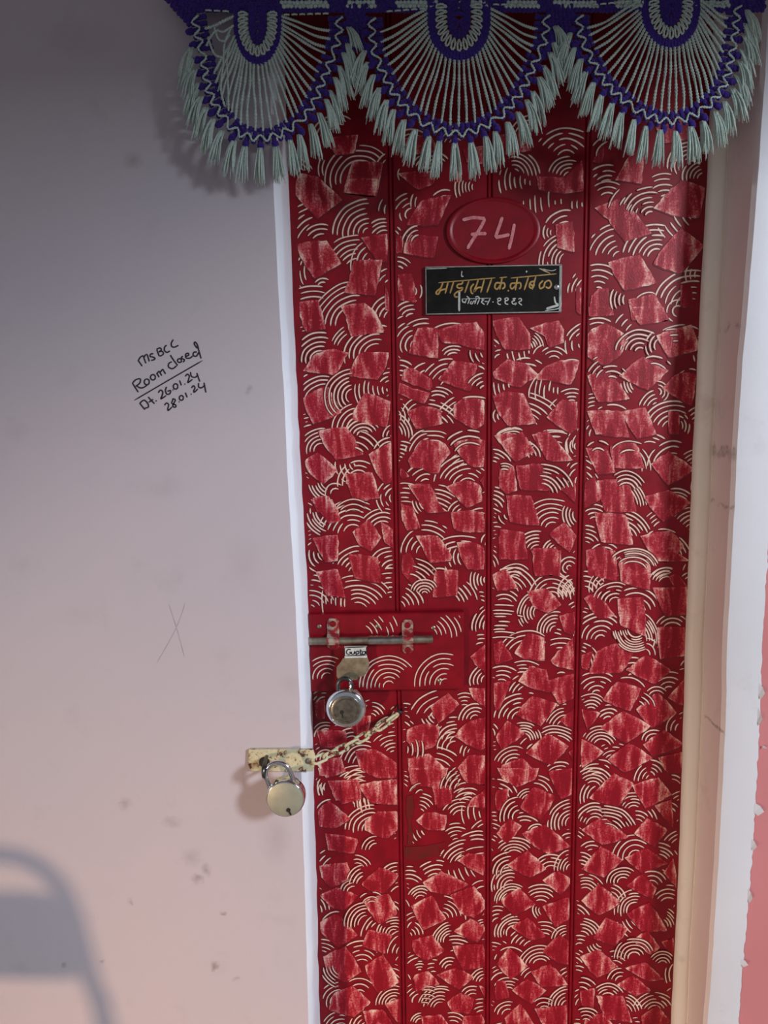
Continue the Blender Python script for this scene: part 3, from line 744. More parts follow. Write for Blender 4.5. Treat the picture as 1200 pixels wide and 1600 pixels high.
def warp(px, py):
    q = Vector((px / 26.0, py / 26.0, 0.3))
    return px + 1.6 * mnoise.noise(q), py + 1.6 * mnoise.noise(q + Vector((9, 4, 2)))


def arc_strokes(a, Y):
    cx, cy, r0, r1, n, a0, a1 = a
    rnd = random.Random(int(cx * 13 + cy * 7))
    out = []
    ex = rnd.uniform(0.94, 1.08)
    for k in range(n):
        r_ = r0 if n == 1 else r0 + (r1 - r0) * k / (n - 1)
        r_ *= rnd.uniform(0.985, 1.015)
        b0 = a0 + rnd.uniform(-6, 8)
        b1 = a1 + rnd.uniform(-8, 6)
        steps = max(4, int(abs(b1 - b0) * R(1) * r_ / 4.0))
        pts = []
        for i in range(steps + 1):
            t = R(b0 + (b1 - b0) * i / steps)
            px, py = warp(cx + r_ * ex * math.cos(t), cy - r_ * math.sin(t))
            w = P(px, py, Y)
            pts.append((w.x, w.z))
        # the comb skips now and then
        if rnd.random() < 0.28 and len(pts) > 8:
            c = rnd.randint(3, len(pts) - 4)
            out += [pts[:c], pts[c + 1:]]
        else:
            out.append(pts)
    return out


arcs = [MB() for _ in range(4)]
ridg = [MB() for _ in range(4)]
pats = [MB() for _ in range(4)]
smr = [MB() for _ in range(4)]


def plank_of(x):
    for i, (a, b) in enumerate(PLK):
        if a - 0.002 <= x <= b + 0.002:
            return i
    return None


COV = set()
CELL = 3.0


def cover(px, py, r):
    k = int(r / CELL) + 1
    i0, j0 = int(px / CELL), int(py / CELL)
    for i in range(-k, k + 1):
        for j in range(-k, k + 1):
            if (i * i + j * j) * CELL * CELL <= r * r:
                COV.add((i0 + i, j0 + j))


def inside(pt, poly):
    x, y = pt
    c = False
    for i in range(len(poly)):
        (x0, y0), (x1, y1) = poly[i], poly[i - 1]
        if (y0 > y) != (y1 > y) and x < (x1 - x0) * (y - y0) / (y1 - y0) + x0:
            c = not c
    return c


for tile in TILES.values():
    for typ, d in parse(tile):
        if typ == 'A':
            cx, cy, r0, r1, n, a0, a1 = d
            for k in range(n):
                rr = r0 + (r1 - r0) * k / max(1, n - 1)
                st = max(3, int(abs(a1 - a0) * R(1) * rr / 3))
                for q in range(st + 1):
                    t = R(a0 + (a1 - a0) * q / st)
                    cover(cx + rr * math.cos(t), cy - rr * math.sin(t), 4.5)
        else:
            x0, x1 = min(p[0] for p in d), max(p[0] for p in d)
            y0, y1 = min(p[1] for p in d), max(p[1] for p in d)
            for i in range(int(x0 / CELL) - 1, int(x1 / CELL) + 2):
                for j in range(int(y0 / CELL) - 1, int(y1 / CELL) + 2):
                    if inside((i * CELL + 1.5, j * CELL + 1.5), d):
                        cover(i * CELL + 1.5, j * CELL + 1.5, 3.2 if typ == 'P' else 9)
# plain glaze kept around the number, the name board and the bolt board
for (x0, y0, x1, y1) in ((655, 295, 890, 500), (482, 945, 745, 1090)):
    for i in range(int(x0 / CELL), int(x1 / CELL)):
        for j in range(int(y0 / CELL), int(y1 / CELL)):
            COV.add((i, j))
FILL = []
rf = random.Random(5)
for trial in range(16000):
    px, py = rf.uniform(455, 1105), rf.uniform(215, 1610)
    if rf.random() > (0.05 if py < 520 else 0.3 if py < 900 else 1.0):
        continue
    tot = free = 0
    for i in range(-2, 3):
        for j in range(-2, 3):
            tot += 1
            free += (int(px / CELL) + i, int(py / CELL) + j) not in COV
    if free / tot < (0.95 if py < 560 else 0.8):
        continue
    r0 = rf.uniform(9, 16)
    n = rf.randint(4, 6)
    mid = rf.choice((90, 90, 120, 60, 140)) + rf.uniform(-15, 15)
    rm = r0 + 6.0 * (n - 1) / 2
    cx, cy = px - rm * math.cos(R(mid)), py + rm * math.sin(R(mid))
    sp = rf.uniform(40, 62)
    segs = []
    for k in range(n):
        rr = r0 + 6.0 * k
        st = max(4, int(2 * sp * R(1) * rr / 3.5))
        run = []
        for q in range(st + 2):
            ok = False
            if q <= st:
                t = R(mid - sp + 2 * sp * q / st)
                x, y = cx + rr * math.cos(t), cy - rr * math.sin(t)
                ok = (int(x / CELL), int(y / CELL)) not in COV
            if ok:
                run.append((x, y))
            else:
                if len(run) > 2:
                    segs.append(run)
                run = []
    for run in segs:
        FILL.append(run)
    for run in segs:
        for (x, y) in run:
            cover(x, y, 4.5)


def lay_stroke(st, lift=0.0):
    run, cur = [], None
    for p in list(st) + [None]:
        i = None
        if p is not None:
            for q, (a, b) in enumerate(PLK):
                if max(a, DX0) + 0.0022 < p[0] < min(b, DX1) - 0.0022:
                    i = q
        if i is None or i != cur:
            if len(run) >= 2:
                w = random.uniform(1.8, 2.5) * MM
                arcs[cur].ribbon(run, w, YD - 0.0005 - lift)
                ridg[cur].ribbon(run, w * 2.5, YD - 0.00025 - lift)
            run, cur = [], i
        if i is not None:
            run.append(p)


for run in FILL:
    pts = []
    for (x, y) in run:
        x, y = warp(x, y)
        w = P(x, y, YD)
        pts.append((w.x, w.z))
    lay_stroke(pts)
cnt = 0
for key, tile in TILES.items():
    for typ, d in parse(tile):
        if typ == 'A':
            lift = 0.0011 if random.random() < 0.16 else 0.0
            for st in arc_strokes(d, YD):
                lay_stroke(st, lift)
        else:
            pts = [P(px, py, YD) for px, py in d]
            cx = sum(p.x for p in pts) / len(pts)
            cz = sum(p.z for p in pts) / len(pts)
            i = plank_of(cx)
            if i is None:
                continue
            lo, hi = max(PLK[i][0], DX0) + 0.0022, min(PLK[i][1], DX1) - 0.0022
            ring = []
            k = len(pts)
            for j in range(k):
                a, b = pts[j], pts[(j + 1) % k]
                m_ = max(2, int((b - a).length / 0.006))
                for q in range(m_):
                    t = q / m_
                    x = a.x + (b.x - a.x) * t
                    z = a.z + (b.z - a.z) * t
                    # edges bow outward a little, corners stay crisp
                    bow = 0.10 * t * (1 - t) * (b - a).length
                    dx, dz = x - cx, z - cz
                    L = math.hypot(dx, dz) + 1e-6
                    jj = 0.0019 * mnoise.noise(Vector((x * 170, 0, z * 170)))
                    x += dx / L * (bow + jj)
                    z += dz / L * (bow + jj)
                    ring.append((min(max(x, lo), hi), z))
            cnt += 1
            n = len(ring)
            r1 = random.uniform(0, 1)
            h = 0.0007 + 0.0006 * ((cnt * 37) % 100) / 100
            vs = [(x, YD - h, z) for x, z in ring]
            vs += [(cx + (x - cx) * .72, YD - h - 0.00015, cz + (z - cz) * .72) for x, z in ring]
            vs += [(cx, YD - h - 0.0001, cz)]
            vs += [(x, YD + 0.0002, z) for x, z in ring]
            fs = []
            for j in range(n):
                j2 = (j + 1) % n
                fs += [(j, j2, n + j2, n + j), (n + j, n + j2, 2 * n), (2 * n + 1 + j, 2 * n + 1 + j2, j2, j)]
            eo = []
            for (x, z) in ring:
                dx, dz = x - cx, z - cz
                L = math.hypot(dx, dz) + 1e-6
                side_ = abs(dx) / L + (0.25 if dz > 0 else 0.0)
                eo.append(min(1.2, max(0.0, side_ * 0.9 + 0.7 * mnoise.noise(Vector((x * 60, 3, z * 60))))))
            tgt = pats[i] if typ == 'P' else smr[i]
            if typ == 'P':
                tgt.add(vs, fs, edge=eo + [0.3 * q for q in eo] + [0.0] + eo, rnd=[r1] * len(vs))
                # thick glaze pushed up along the lower edge of the stroke
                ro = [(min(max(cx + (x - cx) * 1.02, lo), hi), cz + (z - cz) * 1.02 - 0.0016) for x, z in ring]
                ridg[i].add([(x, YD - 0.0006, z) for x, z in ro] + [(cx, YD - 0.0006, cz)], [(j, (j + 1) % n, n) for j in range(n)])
            else:
                tgt.add(vs, fs)
for i in range(4):
    if arcs[i].v: tag(arcs[i].build('comb_strokes', M['cream_line'], planks[i]), kind='stuff')
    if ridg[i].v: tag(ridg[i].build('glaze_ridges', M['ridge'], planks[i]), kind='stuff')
    if pats[i].v: tag(pats[i].build('scraped_patches', M['patch'], planks[i]), kind='stuff')
    if smr[i].v: tag(smr[i].build('worn_smears', M['smear'], planks[i]), kind='stuff')

# backing board of the bolt
bA, bB = P(484, 961, YD - .014), P(725, 1077, YD - .014)
mb = MB()
mb.box((DX0 + 0.001, YD - 0.014, bB.z), (bB.x, YD + 0.001, bA.z), 0.0018)
board = mb.build('backing_board', M['red'], door)
mb, mr = MB(), MB()
for typ, d in parse(BOARD):
    for st in arc_strokes(d, YD - .014):
        st = [p for p in st if DX0 + .004 < p[0] < bB.x - .004 and bB.z + .004 < p[1] < bA.z - .004]
        if len(st) > 1:
            mb.ribbon(st, 1.9 * MM, YD - .0146)
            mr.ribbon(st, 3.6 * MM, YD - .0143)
tag(mb.build('comb_strokes', M['cream_line'], board), kind='stuff')
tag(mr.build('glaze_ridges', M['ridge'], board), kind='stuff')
mb = MB()
for (px, py) in [(499, 979), (677, 981), (590, 978), (687, 1063)]:
    c = P(px, py, YD - .014)
    mb = MB()
    mb.lathe((c.x, YD - .0138, c.z), (0, -1, 0), [(.0034, 0), (.0034, .0008), (.002, .0016), (.0004, .0017)], 12)
    mb.build('nail_head', M['oldsteel'], board, True)


def strokes(mb, txt, tile, Y, w):
    """polyline strokes written as x,y x,y ... separated by ;  (tile pixels)"""
    ox, oy, s = tile
    for st in txt.replace('\n', ' ').split(';'):
        st = st.strip()
        if not st:
            continue
        ww = w
        if st[0] == '*':      # stroke with its own width
            a, st = st[1:].split(' ', 1)
            ww = float(a)
        pts = []
        for q in st.split():
            x, y = q.split(',')
            pts.append(Vector((float(x), float(y), 0)))
        if len(pts) == 1:
            pts = [pts[0] + Vector((-3, 0, 0)), pts[0] + Vector((3, 1, 0))]
        if len(pts) == 2:
            if (pts[1] - pts[0]).length < 9:
                pts = [pts[0] - (pts[1] - pts[0]) * .5, pts[0], pts[1], pts[1] + (pts[1] - pts[0]) * .5]
            else:
                pts = [pts[0].lerp(pts[1], q / 6) for q in range(7)]
        elif len(pts) > 2:
            pts = smooth_path(pts, 5)
        wp = [P(ox + p.x / s, oy + p.y / s, Y) for p in pts]
        mb.ribbon([(p.x, p.z) for p in wp], ww * MM, Y)


def ell(cx, cy, rx, ry, n=10):
    return ' '.join('%.1f,%.1f' % (cx + rx * math.cos(2 * math.pi * i / n), cy + ry * math.sin(2 * math.pi * i / n)) for i in range(n + 1)) + ' ;'


# house number on its raised oval
oc = P(770, 361, YD)
orx, orz = 0.0655, 0.0445
mb = MB()
prof = [(1.06, 0), (1.05, .0022), (1.0, .0034), (.955, .0028), (.92, .0014), (.905, .0013), (.0001, .0013)]
n = 56
vs, fs = [], []
for (q, h) in prof:
    for j in range(n):
        a = 2 * math.pi * j / n
        vs.append((oc.x + q * orx * math.cos(a), YD + 0.0002 - .0022 - h, oc.z + q * orz * math.sin(a)))
vs2 = [(oc.x + 1.06 * orx * math.cos(2 * math.pi * j / n), YD + .0004, oc.z + 1.06 * orz * math.sin(2 * math.pi * j / n)) for j in range(n)]
vs = vs2 + vs
for i in range(len(prof)):
    for j in range(n):
        fs.append((i * n + j, i * n + (j + 1) % n, (i + 1) * n + (j + 1) % n, (i + 1) * n + j))
mb.add(vs, fs)
oval = mb.build('number_plate', M['red'], None, True)
tag(oval, 'red painted oval plaque with the handwritten number 74 on the door', 'number plate')
mb = MB()
strokes(mb, '410,215 470,201 510,202 552,206; 552,206 520,268 480,330 440,395; 462,306 510,300 560,300; 660,196 640,255 615,325; 615,325 660,316 705,306; 735,238 722,310 700,400', (620, 290, 4.0), YD - .0042, 5.0)
mb.build('painted_number', M['chalk_pink'], oval)

# name board
na, nb = P(665.5, 418, YD - .004), P(876, 487, YD - .004)
nroot = empty('name_board', ((na.x + nb.x) / 2, YD, nb.z))
tag(nroot, 'small black name board with gold hand-painted lettering screwed below the number plaque', 'name board')
mb = MB()
mb.box((na.x, YD - .0050, nb.z), (nb.x, YD - .0006, na.z), .0006)
mb.build('panel', M['black'], nroot)
mb = MB()
e = .0008
for lo, hi in (((na.x - e, nb.z - e), (nb.x + e, nb.z + .0006)), ((na.x - e, na.z - .0006), (nb.x + e, na.z + e)), ((na.x - e, nb.z), (na.x + .0004, na.z)), ((nb.x - .0030, nb.z), (nb.x + e, na.z))):
    mb.box((lo[0], YD - .0053, lo[1]), (hi[0], YD - .0004, hi[1]))
mb.build('edge_strip', M['alu'], nroot)
TN = (660, 400, 5.217)
mb = MB()
strokes(mb, '''*1.6 130,218 360,198 595,178; *1.6 628,178 690,171; *1.6 720,180 900,163 1095,145;
168,215 150,260 120,285 112,305 130,310 150,280 195,268; 210,212 185,308; 255,208 225,305;
330,203 322,226 292,232 282,250 300,262 326,258 318,280 288,290 262,312 268,332 290,332; 380,200 345,300;
420,225 395,260 400,300 415,305; 455,195 440,240 420,290 450,260 480,255; 505,190 475,300; 565,185 525,298;
650,178 630,275; 640,222 602,220 590,255 610,270 638,232; 640,225 665,220 672,250 650,270; 697,282 703,283;
775,176 757,280; 765,222 725,225 718,255 735,266 765,232; 770,222 797,220 802,250 788,270; 865,170 830,278;
925,166 895,275; 915,206 880,215 873,250 893,262 915,230; 880,225 908,258;
985,200 955,230 960,265 990,250 1000,215 1035,200 1050,235 1030,262 1005,250; *1.4 1048,152 1010,122 960,102''', TN, YD - .0054, 2.5)
mb.build('gold_lettering', M['gold'], nroot)
mb = MB()
strokes(mb, '''*1.0 320,350 560,343; 325,352 330,375 352,375; 362,346 346,386; 386,346 370,391; 382,345 360,326;
402,368 390,384 405,390 420,366 435,384; 442,346 426,391; 467,346 446,396; 467,346 452,330 430,335;
482,355 502,356 482,375 507,396; 507,371 532,371; 552,346 526,401; 570,375 580,375;
618,362 612,350 630,343 640,352 632,364 614,370 618,390 640,396; 678,360 672,348 690,341 700,350 692,362 674,368 678,388 700,394;
762,346 738,348 752,362 730,372 740,392 768,384 752,400; 782,352 800,345 808,362 786,378 812,402''', TN, YD - .0054, 1.7)
mb.build('white_lettering', M['silverpaint'], nroot)
mb = MB()
strokes(mb, '*3.0 846,126 852,128; *3.2 301,285 300,360 300,450; *1.5 322,122 320,164 336,164; *1.2 30,105 200,100; *1.4 1000,445 1122,420 1124,330; *3.5 1010,430 1060,415 1110,400; *2.5 1075,330 1085,380 1110,395; *1.0 980,105 1050,120 1090,110; *1.0 950,100 1020,135', TN, YD - .0054, 1.5)
tag(mb.build('worn_marks_and_dot', M['silverpaint'], nroot), kind='stuff')  # worn marks together with the white anusvara dot of the lettering
c = P(660 + 1093 / 5.217, 400 + 252 / 5.217, YD - .005)
mb = MB()
mb.lathe((c.x, YD - .005, c.z), (0, -1, 0), [(.0042, 0), (.0040, .001), (.0025, .0018), (.0004, .002)], 14)
mb.build('screw', M['chrome'], nroot, True)

# ------------------------------------------------------------------ writing and scratches on the left wall
TW = (180, 510, 6.667)
NOTE = """236,350 258,380 282,415; 243,352 262,322 290,308 305,345 322,386; 298,330 312,302 332,294 345,330 356,366;
398,284 372,288 364,312 395,320 416,334 398,350 374,352; 434,242 446,275 462,312; 430,240 465,224 482,244 455,266; 455,266 490,260 502,288 465,312;
537,194 516,215 514,250 540,271 572,254; 607,136 586,172 590,208 620,216 660,195;
180,590 208,635 242,686; 178,596 214,556 262,548 256,590 214,624; 222,618 260,640 300,634 342,604;
430,486 444,505 458,530; 436,494 456,468 472,490 486,514; 470,480 494,448 510,470 526,496;
592,368 560,386 558,424 600,440 642,408; 574,298 608,350 652,408; 706,308 690,330 722,348 708,374;
736,312 766,300 760,280 736,290 740,328 780,330 806,308; 852,268 820,270 814,302 846,310 872,268; 858,230 826,186 832,162 856,190 874,260 896,336;
*1.9 200,770 540,570 910,356;
254,795 280,830 312,868; 258,800 300,768 338,800 346,840 308,852; 344,734 376,770 412,806; 350,792 398,758; 424,775 430,777;
450,692 470,664 496,680 490,720 478,755 532,720; 537,628 524,668 540,706 570,700 577,668 545,676; 600,660 605,662;
670,560 690,616; 724,600 729,602; 730,522 750,498 772,515 766,550 758,586 806,550; 785,474 795,520 835,530 862,504; 850,484 866,530 882,577;
514,822 535,798 557,815 550,850 553,876 592,840; 602,768 590,800 632,820 626,842 600,832 612,800 627,768 604,754 598,772; 664,785 669,787;
730,688 751,741; 790,705 795,707; 795,642 815,618 832,640 820,665 824,686 862,650; 870,588 870,630 900,640 937,608; 925,584 936,640 946,690;"""
for e_ in ((330, 578, 27, 30), (394, 530, 26, 28), (671, 356, 21, 20), (630, 625, 24, 28), (690, 745, 21, 25)):
    NOTE += ell(*e_)
mb = MB()
strokes(mb, NOTE, TW, -0.0004, 2.1)
tag(mb.build('handwriting', M['ink'], wall_left), 'black marker handwriting on the lilac wall')
mb = MB()
strokes(mb, '264,945 271,966 279,992 288,1026; 289,942 283,962 270,992 245,1036', (0, 0, 1.0), -0.0003, 0.85)
tag(mb.build('scratched_cross', M['scratch'], wall_left), 'thin brown scratched cross')

# ------------------------------------------------------------------ sliding bolt on the backing board
YB = YD - 0.014            # front of the backing board
ra, rb = P(479, 1002, YB - .009), P(676, 998.5, YB - .009)
zr = (ra.z + rb.z) / 2
bolt = empty('sliding_bolt', ((ra.x + rb.x) / 2, YB, zr - .03))
tag(bolt, 'steel sliding bolt with a hasp fixed to the red backing board', 'bolt')
mb = MB()
mb.tube([(ra.x - .002, YB - .009, zr), (rb.x, YB - .009, zr)], .0062, 14)
mb.build('rod', M['oldsteel'], bolt, True)
mb = MB()
mb.box((ra.x - .005, YB - .016, zr - .0085), (ra.x + .0025, YB - .003, zr + .0085), .0012)
mb.build('rod_end', M['oldsteel'], bolt)
mb = MB()
sx0, sx1 = P(576, 1000, YB - .009).x, P(630, 1000, YB - .009).x
mb.tube([(sx0, YB - .009, zr), (sx1, YB - .009, zr)], .0072, 14)
mb.build('sleeve', M['steel'], bolt, True)
for (px, w, tp, btm) in ((521, .0095, 966, 1014), (637, .0088, 968, 1020)):
    c = P(px, 1000, YB - .002)
    zt, zb = P(px, tp, YB).z, P(px, btm, YB).z
    # strap: two rounded feet and a saddle over the rod
    mb = MB()
    prof = [(zt, .0018), (zt - .004, .002), (zr + .0105, .0022), (zr + .0078, .007), (zr + .005, .0143), (zr, .0162), (zr - .005, .0143), (zr - .0078, .007), (zr - .0105, .0022), (zb + .004, .002), (zb, .0018)]
    vs = []
    for i, (z, d) in enumerate(prof):
        ww = w * (0.55 if i in (0, len(prof) - 1) else 1.0)
        vs += [(c.x - ww, YB - d, z), (c.x + ww, YB - d, z), (c.x + ww, YB - max(d - .0022, .0), z), (c.x - ww, YB - max(d - .0022, .0), z)]
    fs = []
    for i in range(len(prof) - 1):
        a, b = i * 4, i * 4 + 4
        fs += [(a, a + 1, b + 1, b), (a + 1, a + 2, b + 2, b + 1), (a + 2, a + 3, b + 3, b + 2), (a + 3, a, b, b + 3)]
    fs += [(0, 1, 2, 3), tuple(len(vs) - 4 + q for q in (3, 2, 1, 0))]
    mb.add(vs, fs)
    br = mb.build('bracket', M['redsteel'], bolt, True)
    for z in (zt - .0085, zb + .0055):
        mb = MB()
        mb.lathe((c.x, YB - .0019, z), (0, -1, 0), [(.0052, 0), (.005, .0009), (.003, .0015), (.0006, .0016)], 14)
        mb.build('screw', M['red'], br, True)
# hasp: collar, label and flap
hx = P(556, 1015, YB - .017)
lab0, lab1 = P(538, 1010, YB - .0185), P(573.5, 1027.5, YB - .0185)
mb = MB()
mb.box((lab0.x, YB - .0182, lab1.z - .001), (lab1.x, YB - .0150, lab0.z), .0006)
hp = mb.build('hasp_collar', M['brassy'], bolt)
mb = MB()
pts = [(P(px, py, YB - .017).x, P(px, py, YB - .017).z) for px, py in ((536, 1028), (574, 1026), (577, 1036), (576, 1046), (569, 1056), (560, 1058), (558, 1062), (530, 1063), (526, 1056), (526, 1042), (533, 1034))]
mb.prism(pts, YB - .0178, YB - .0152)
mb.build('hasp_flap', M['brassy'], bolt)
mb = MB()
mb.box((lab0.x, YB - .0192, lab1.z), (lab1.x, YB - .0184, lab0.z))
lb = mb.build('maker_label', M['label'], bolt)
mb = MB()
TL = (470, 940, 4.2857)
strokes(mb, '''336,322 318,320 306,335 310,350 326,352 336,340 322,340; 340,336 342,352 356,350 360,334 360,352; 368,334 372,362; 370,338 384,332 388,346 372,352; 398,318 400,352 410,350; 392,332 412,330;
428,334 412,338 414,352 430,350 432,332 436,352''', TL, YB - .0194, 1.9)
strokes(mb, '*1.7 292,308 440,303; *1.7 440,303 442,358; *1.7 442,358 294,364; *1.7 294,364 292,308', TL, YB - .01935, 0.9)
mb.build('label_print', M['ink'], lb)
# staple that the flap closes over
stx = P(548, 1070, YB - .02)
mb = MB()
lp = []
for i in range(13):
    a = math.pi * i / 12
    lp.append((stx.x, YB - .022 - .016 * math.sin(a), stx.z + .0115 * math.cos(a)))
lp = [(stx.x, YB - .0005, stx.z + .0115)] + lp + [(stx.x, YB - .0005, stx.z - .0115)]
mb.tube(lp, .0022, 8)
mb.build('staple', M['steel'], bolt, True)


def padlock(name, label, c, rad, th, tilt, face, shell, sh_w, sh_h, sh_r, sh_mat, key, shift=0.0, fr_=.86):
    """round disc padlock facing -y at c (disc centre); tilt turns it about the view axis"""
    root = empty(name, (c[0], c[1], c[2] - rad))
    tag(root, label, 'padlock')
    c = Vector(c)
    up = Vector((-math.sin(tilt), 0, math.cos(tilt)))
    rt = Vector((math.cos(tilt), 0, math.sin(tilt)))
    fr = Vector((0, -1, 0))
    mb = MB()
    h = th / 2
    mb.lathe(c, fr, [(rad * .80, -h), (rad * .93, -h * .92), (rad * .99, -h * .55), (rad, 0)] + [(rad * (fr_ + (1 - fr_) * math.cos(q * math.pi / 14)), h * (.35 + .65 * math.sin(q * math.pi / 14))) for q in range(0, 8)], 48)
    mb.build('body', shell, root, True)
    mb = MB()
    mb.lathe(c + fr * h, fr, [(rad * fr_ * .99, -.0004), (rad * fr_ * .98, .0006), (rad * fr_ * .95, .0009)] + ([(rad * .60, .0010), (rad * .59, .0003), (rad * .565, .0003), (rad * .555, .0010)] if fr_ < .85 else []) + [(.0005, .0012)], 48)
    fo = mb.build('face_plate', face, root, True)
    kx = c + rt * key[0] + up * key[1] + fr * (h + .0012)
    mb = MB()
    mb.lathe(kx, fr, [(.0032, 0), (.0030, .0008), (.0004, .0009)], 14)
    d1, d2 = rt * .0011, up * .0085
    mb.add([kx - d1 + fr * .0009, kx + d1 + fr * .0009, kx + d1 - d2 + fr * .0009 + rt * .001, kx - d1 - d2 + fr * .0009 + rt * .001,
            kx - d1 - fr * .0004, kx + d1 - fr * .0004, kx + d1 - d2 - fr * .0004 + rt * .001, kx - d1 - d2 - fr * .0004 + rt * .001],
           [(0, 1, 2, 3), (7, 6, 5, 4), (0, 4, 5, 1), (1, 5, 6, 2), (2, 6, 7, 3), (3, 7, 4, 0)])
    mb.build('keyhole', M['dark'], fo)
    mb = MB()
    pts = []
    w = sh_w / 2
    for i in range(6):
        pts.append(c - rt * w + up * (rad * .6 + (sh_h - w - rad * .6) * i / 6) + fr * shift)
    for i in range(15):
        a = math.pi - math.pi * i / 14
        pts.append(c + rt * w * math.cos(a) + up * (sh_h - w + w * math.sin(a)) + fr * shift)
    for i in range(6):
        pts.append(c + rt * w + up * (sh_h - w - (sh_h - w - rad * .6) * (i + 1) / 6) + fr * shift)
    mb.tube(pts, sh_r, 12)
    mb.build('shackle', sh_mat, root, True)
    return root


lc = P(541, 1105, YB - .030)
padlock('padlock', 'shiny steel disc padlock hanging from the bolt hasp on the red door', (lc.x, YB - .030, lc.z), .0312, .021, R(2), M['lockbronze'], M['chrome'], .021, .0465, .0034, M['darksteel'], (-.0065, -.003), -.001, .74)
lc2 = P(447, 1243, -.032)
padlock('padlock', 'matte grey green disc padlock hanging from the chain plate on the lilac wall', (lc2.x, -.032, lc2.z), .0292, .023, R(17), M['lockface'], M['chrome'], .037, .0545, .0037, M['chrome'], (-.0005, -.0165), .001, .92)

# ------------------------------------------------------------------ chain with its hasp plate
pa, pb = P(389, 1172, -.004), P(489, 1206, -.004)
chain = empty('door_chain', (pa.x, 0, pb.z))
tag(chain, 'rusty cream painted door chain with flat hasp plate on the wall', 'chain')
TC = [(389, 1171), (440, 1170.5), (489, 1171), (492, 1180), (491, 1198), (489, 1205), (440, 1205), (392, 1204), (388, 1195)]
mb = MB()
pts = [(P(x, y, -.004).x, P(x, y, -.004).z) for x, y in TC]
mb.prism(pts, -.0048, -.0008)
hpl = mb.build('hasp_plate', M['rustchain'], chain)
mb = MB()
c = P(413, 1191, -.005)
mb.lathe((c.x, -.0046, c.z), (0, -1, 0), [(.0085, 0), (.0083, .0006), (.0004, .0007)], 18)
mb.build('slot', M['dark'], hpl)
mb = MB()
c2 = P(482, 1189, -.005)
mb.lathe((c2.x, -.0046, c2.z), (0, -1, 0), [(.005, 0), (.0048, .001), (.003, .002), (.0005, .0024)], 14)
mb.build('rivet', M['oldsteel'], hpl, True)
# wall staple through the plate
mb = MB()
lp = [(c.x + .004, -.0005, c.z + .009)] + [(c.x + .004, -.030 - .011 * math.sin(math.pi * i / 10), c.z + .009 * math.cos(math.pi * i / 10)) for i in range(11)] + [(c.x + .004, -.0005, c.z - .009)]
mb.tube(lp, .0028, 8)
mb.build('wall_staple', M['darksteel'], chain, True)
A, B = P(491, 1189, -.006), P(620, 1117, YD - .012)
NL = 8
pth = []
for i in range(NL + 1):
    t = i / NL
    q = A.lerp(B, t)
    q.z -= .006 * 4 * t * (1 - t)
    pth.append(q)
for i in range(NL):
    a, b = pth[i], pth[i + 1]
    d = (b - a)
    L = d.length
    d = d.normalized()
    s1 = d.cross(Vector((0, 1, 0))).normalized()
    s2 = d.cross(s1).normalized()
    ang = R(38 if i % 2 else -52) + R(random.uniform(-8, 8))
    side = s1 * math.cos(ang) + s2 * math.sin(ang)
    c = (a + b) / 2
    hw, hl = .0056, L / 2 + .0026
    loop = []
    for k in range(20):
        t = 2 * math.pi * k / 20
        u_ = math.cos(t)
        v_ = math.sin(t)
        loop.append(c + d * ((hl - hw) * (1 if u_ > 0 else -1) + hw * u_) + side * hw * v_)
    mb = MB()
    mb.tube(loop, .0021, 7, closed=True)
    mb.build('link', M['rustchain'], chain, True)
mb = MB()
e0 = P(625, 1112, YD - .012)
lp = [Vector((e0.x + .0035, YD + .001, e0.z - .003))] + [Vector((e0.x + .0035 * math.cos(math.pi * i / 8), YD - .009 - .006 * math.sin(math.pi * i / 8), e0.z - .003 + .008 * i / 8)) for i in range(9)] + [Vector((e0.x - .0035, YD + .001, e0.z + .005))]
mb.tube(lp, .002, 8)
mb.build('door_staple', M['darksteel'], chain, True)

# ------------------------------------------------------------------ crocheted valance over the door
YV = -0.034


def V(px, py, dy=0.0):
    p = P(px, py, YV)
    return Vector((p.x, YV + dy, p.z))


PV = (P(700, 100, YV) - P(600, 100, YV)).length / 100
val = empty('crochet_valance', V(715, -40))
tag(val, 'crocheted violet and mint yarn valance with scalloped tassel fringe over the door', 'valance')


def path_px(pts, n):
    return [(p.x, p.y) for p in resample(smooth_path([Vector((x, y, 0)) for x, y in pts], 6), n)]


def stitches(mb, poly_rows, r, d):
    for (x, y, rot) in poly_rows:
        c = V(x + random.uniform(-.6, .6), y + random.uniform(-.6, .6), d + random.uniform(-.0008, .0008))
        blob(mb, c, r * PV * random.uniform(.9, 1.15), .0024, r * PV * 1.25 * random.uniform(.9, 1.1), -rot)


# ground band, mostly above the picture: violet with mint checks
mbp, mbm = MB(), {}
CHK = [(436, 512), (540, 588), (618, 688), (716, 760), (790, 842), (868, 935), (960, 1010), (1085, 1140)]
rows = []
y = 16.0
row = 0
while y > -78:
    x = 250 + max(0, (y + 60)) * 0.55
    while x < 1196:
        mint = (row % 4 in (1, 2)) and any(a <= x <= b for a, b in [(q[0] + (30 if row % 8 > 3 else 0), q[1] + (30 if row % 8 > 3 else 0)) for q in CHK])
        c = V(x + random.uniform(-.8, .8), y + random.uniform(-.6, .6), random.uniform(-.001, .001))
        blob(mbm.setdefault((row // 4, [q[0] + (30 if row % 8 > 3 else 0) <= x <= q[1] + (30 if row % 8 > 3 else 0) for q in CHK].index(True)), MB()) if mint else mbp, c, 4.3 * PV, .0026, 4.4 * PV, random.uniform(-.4, .4))
        x += 6.2
    y -= 6.0
    row += 1
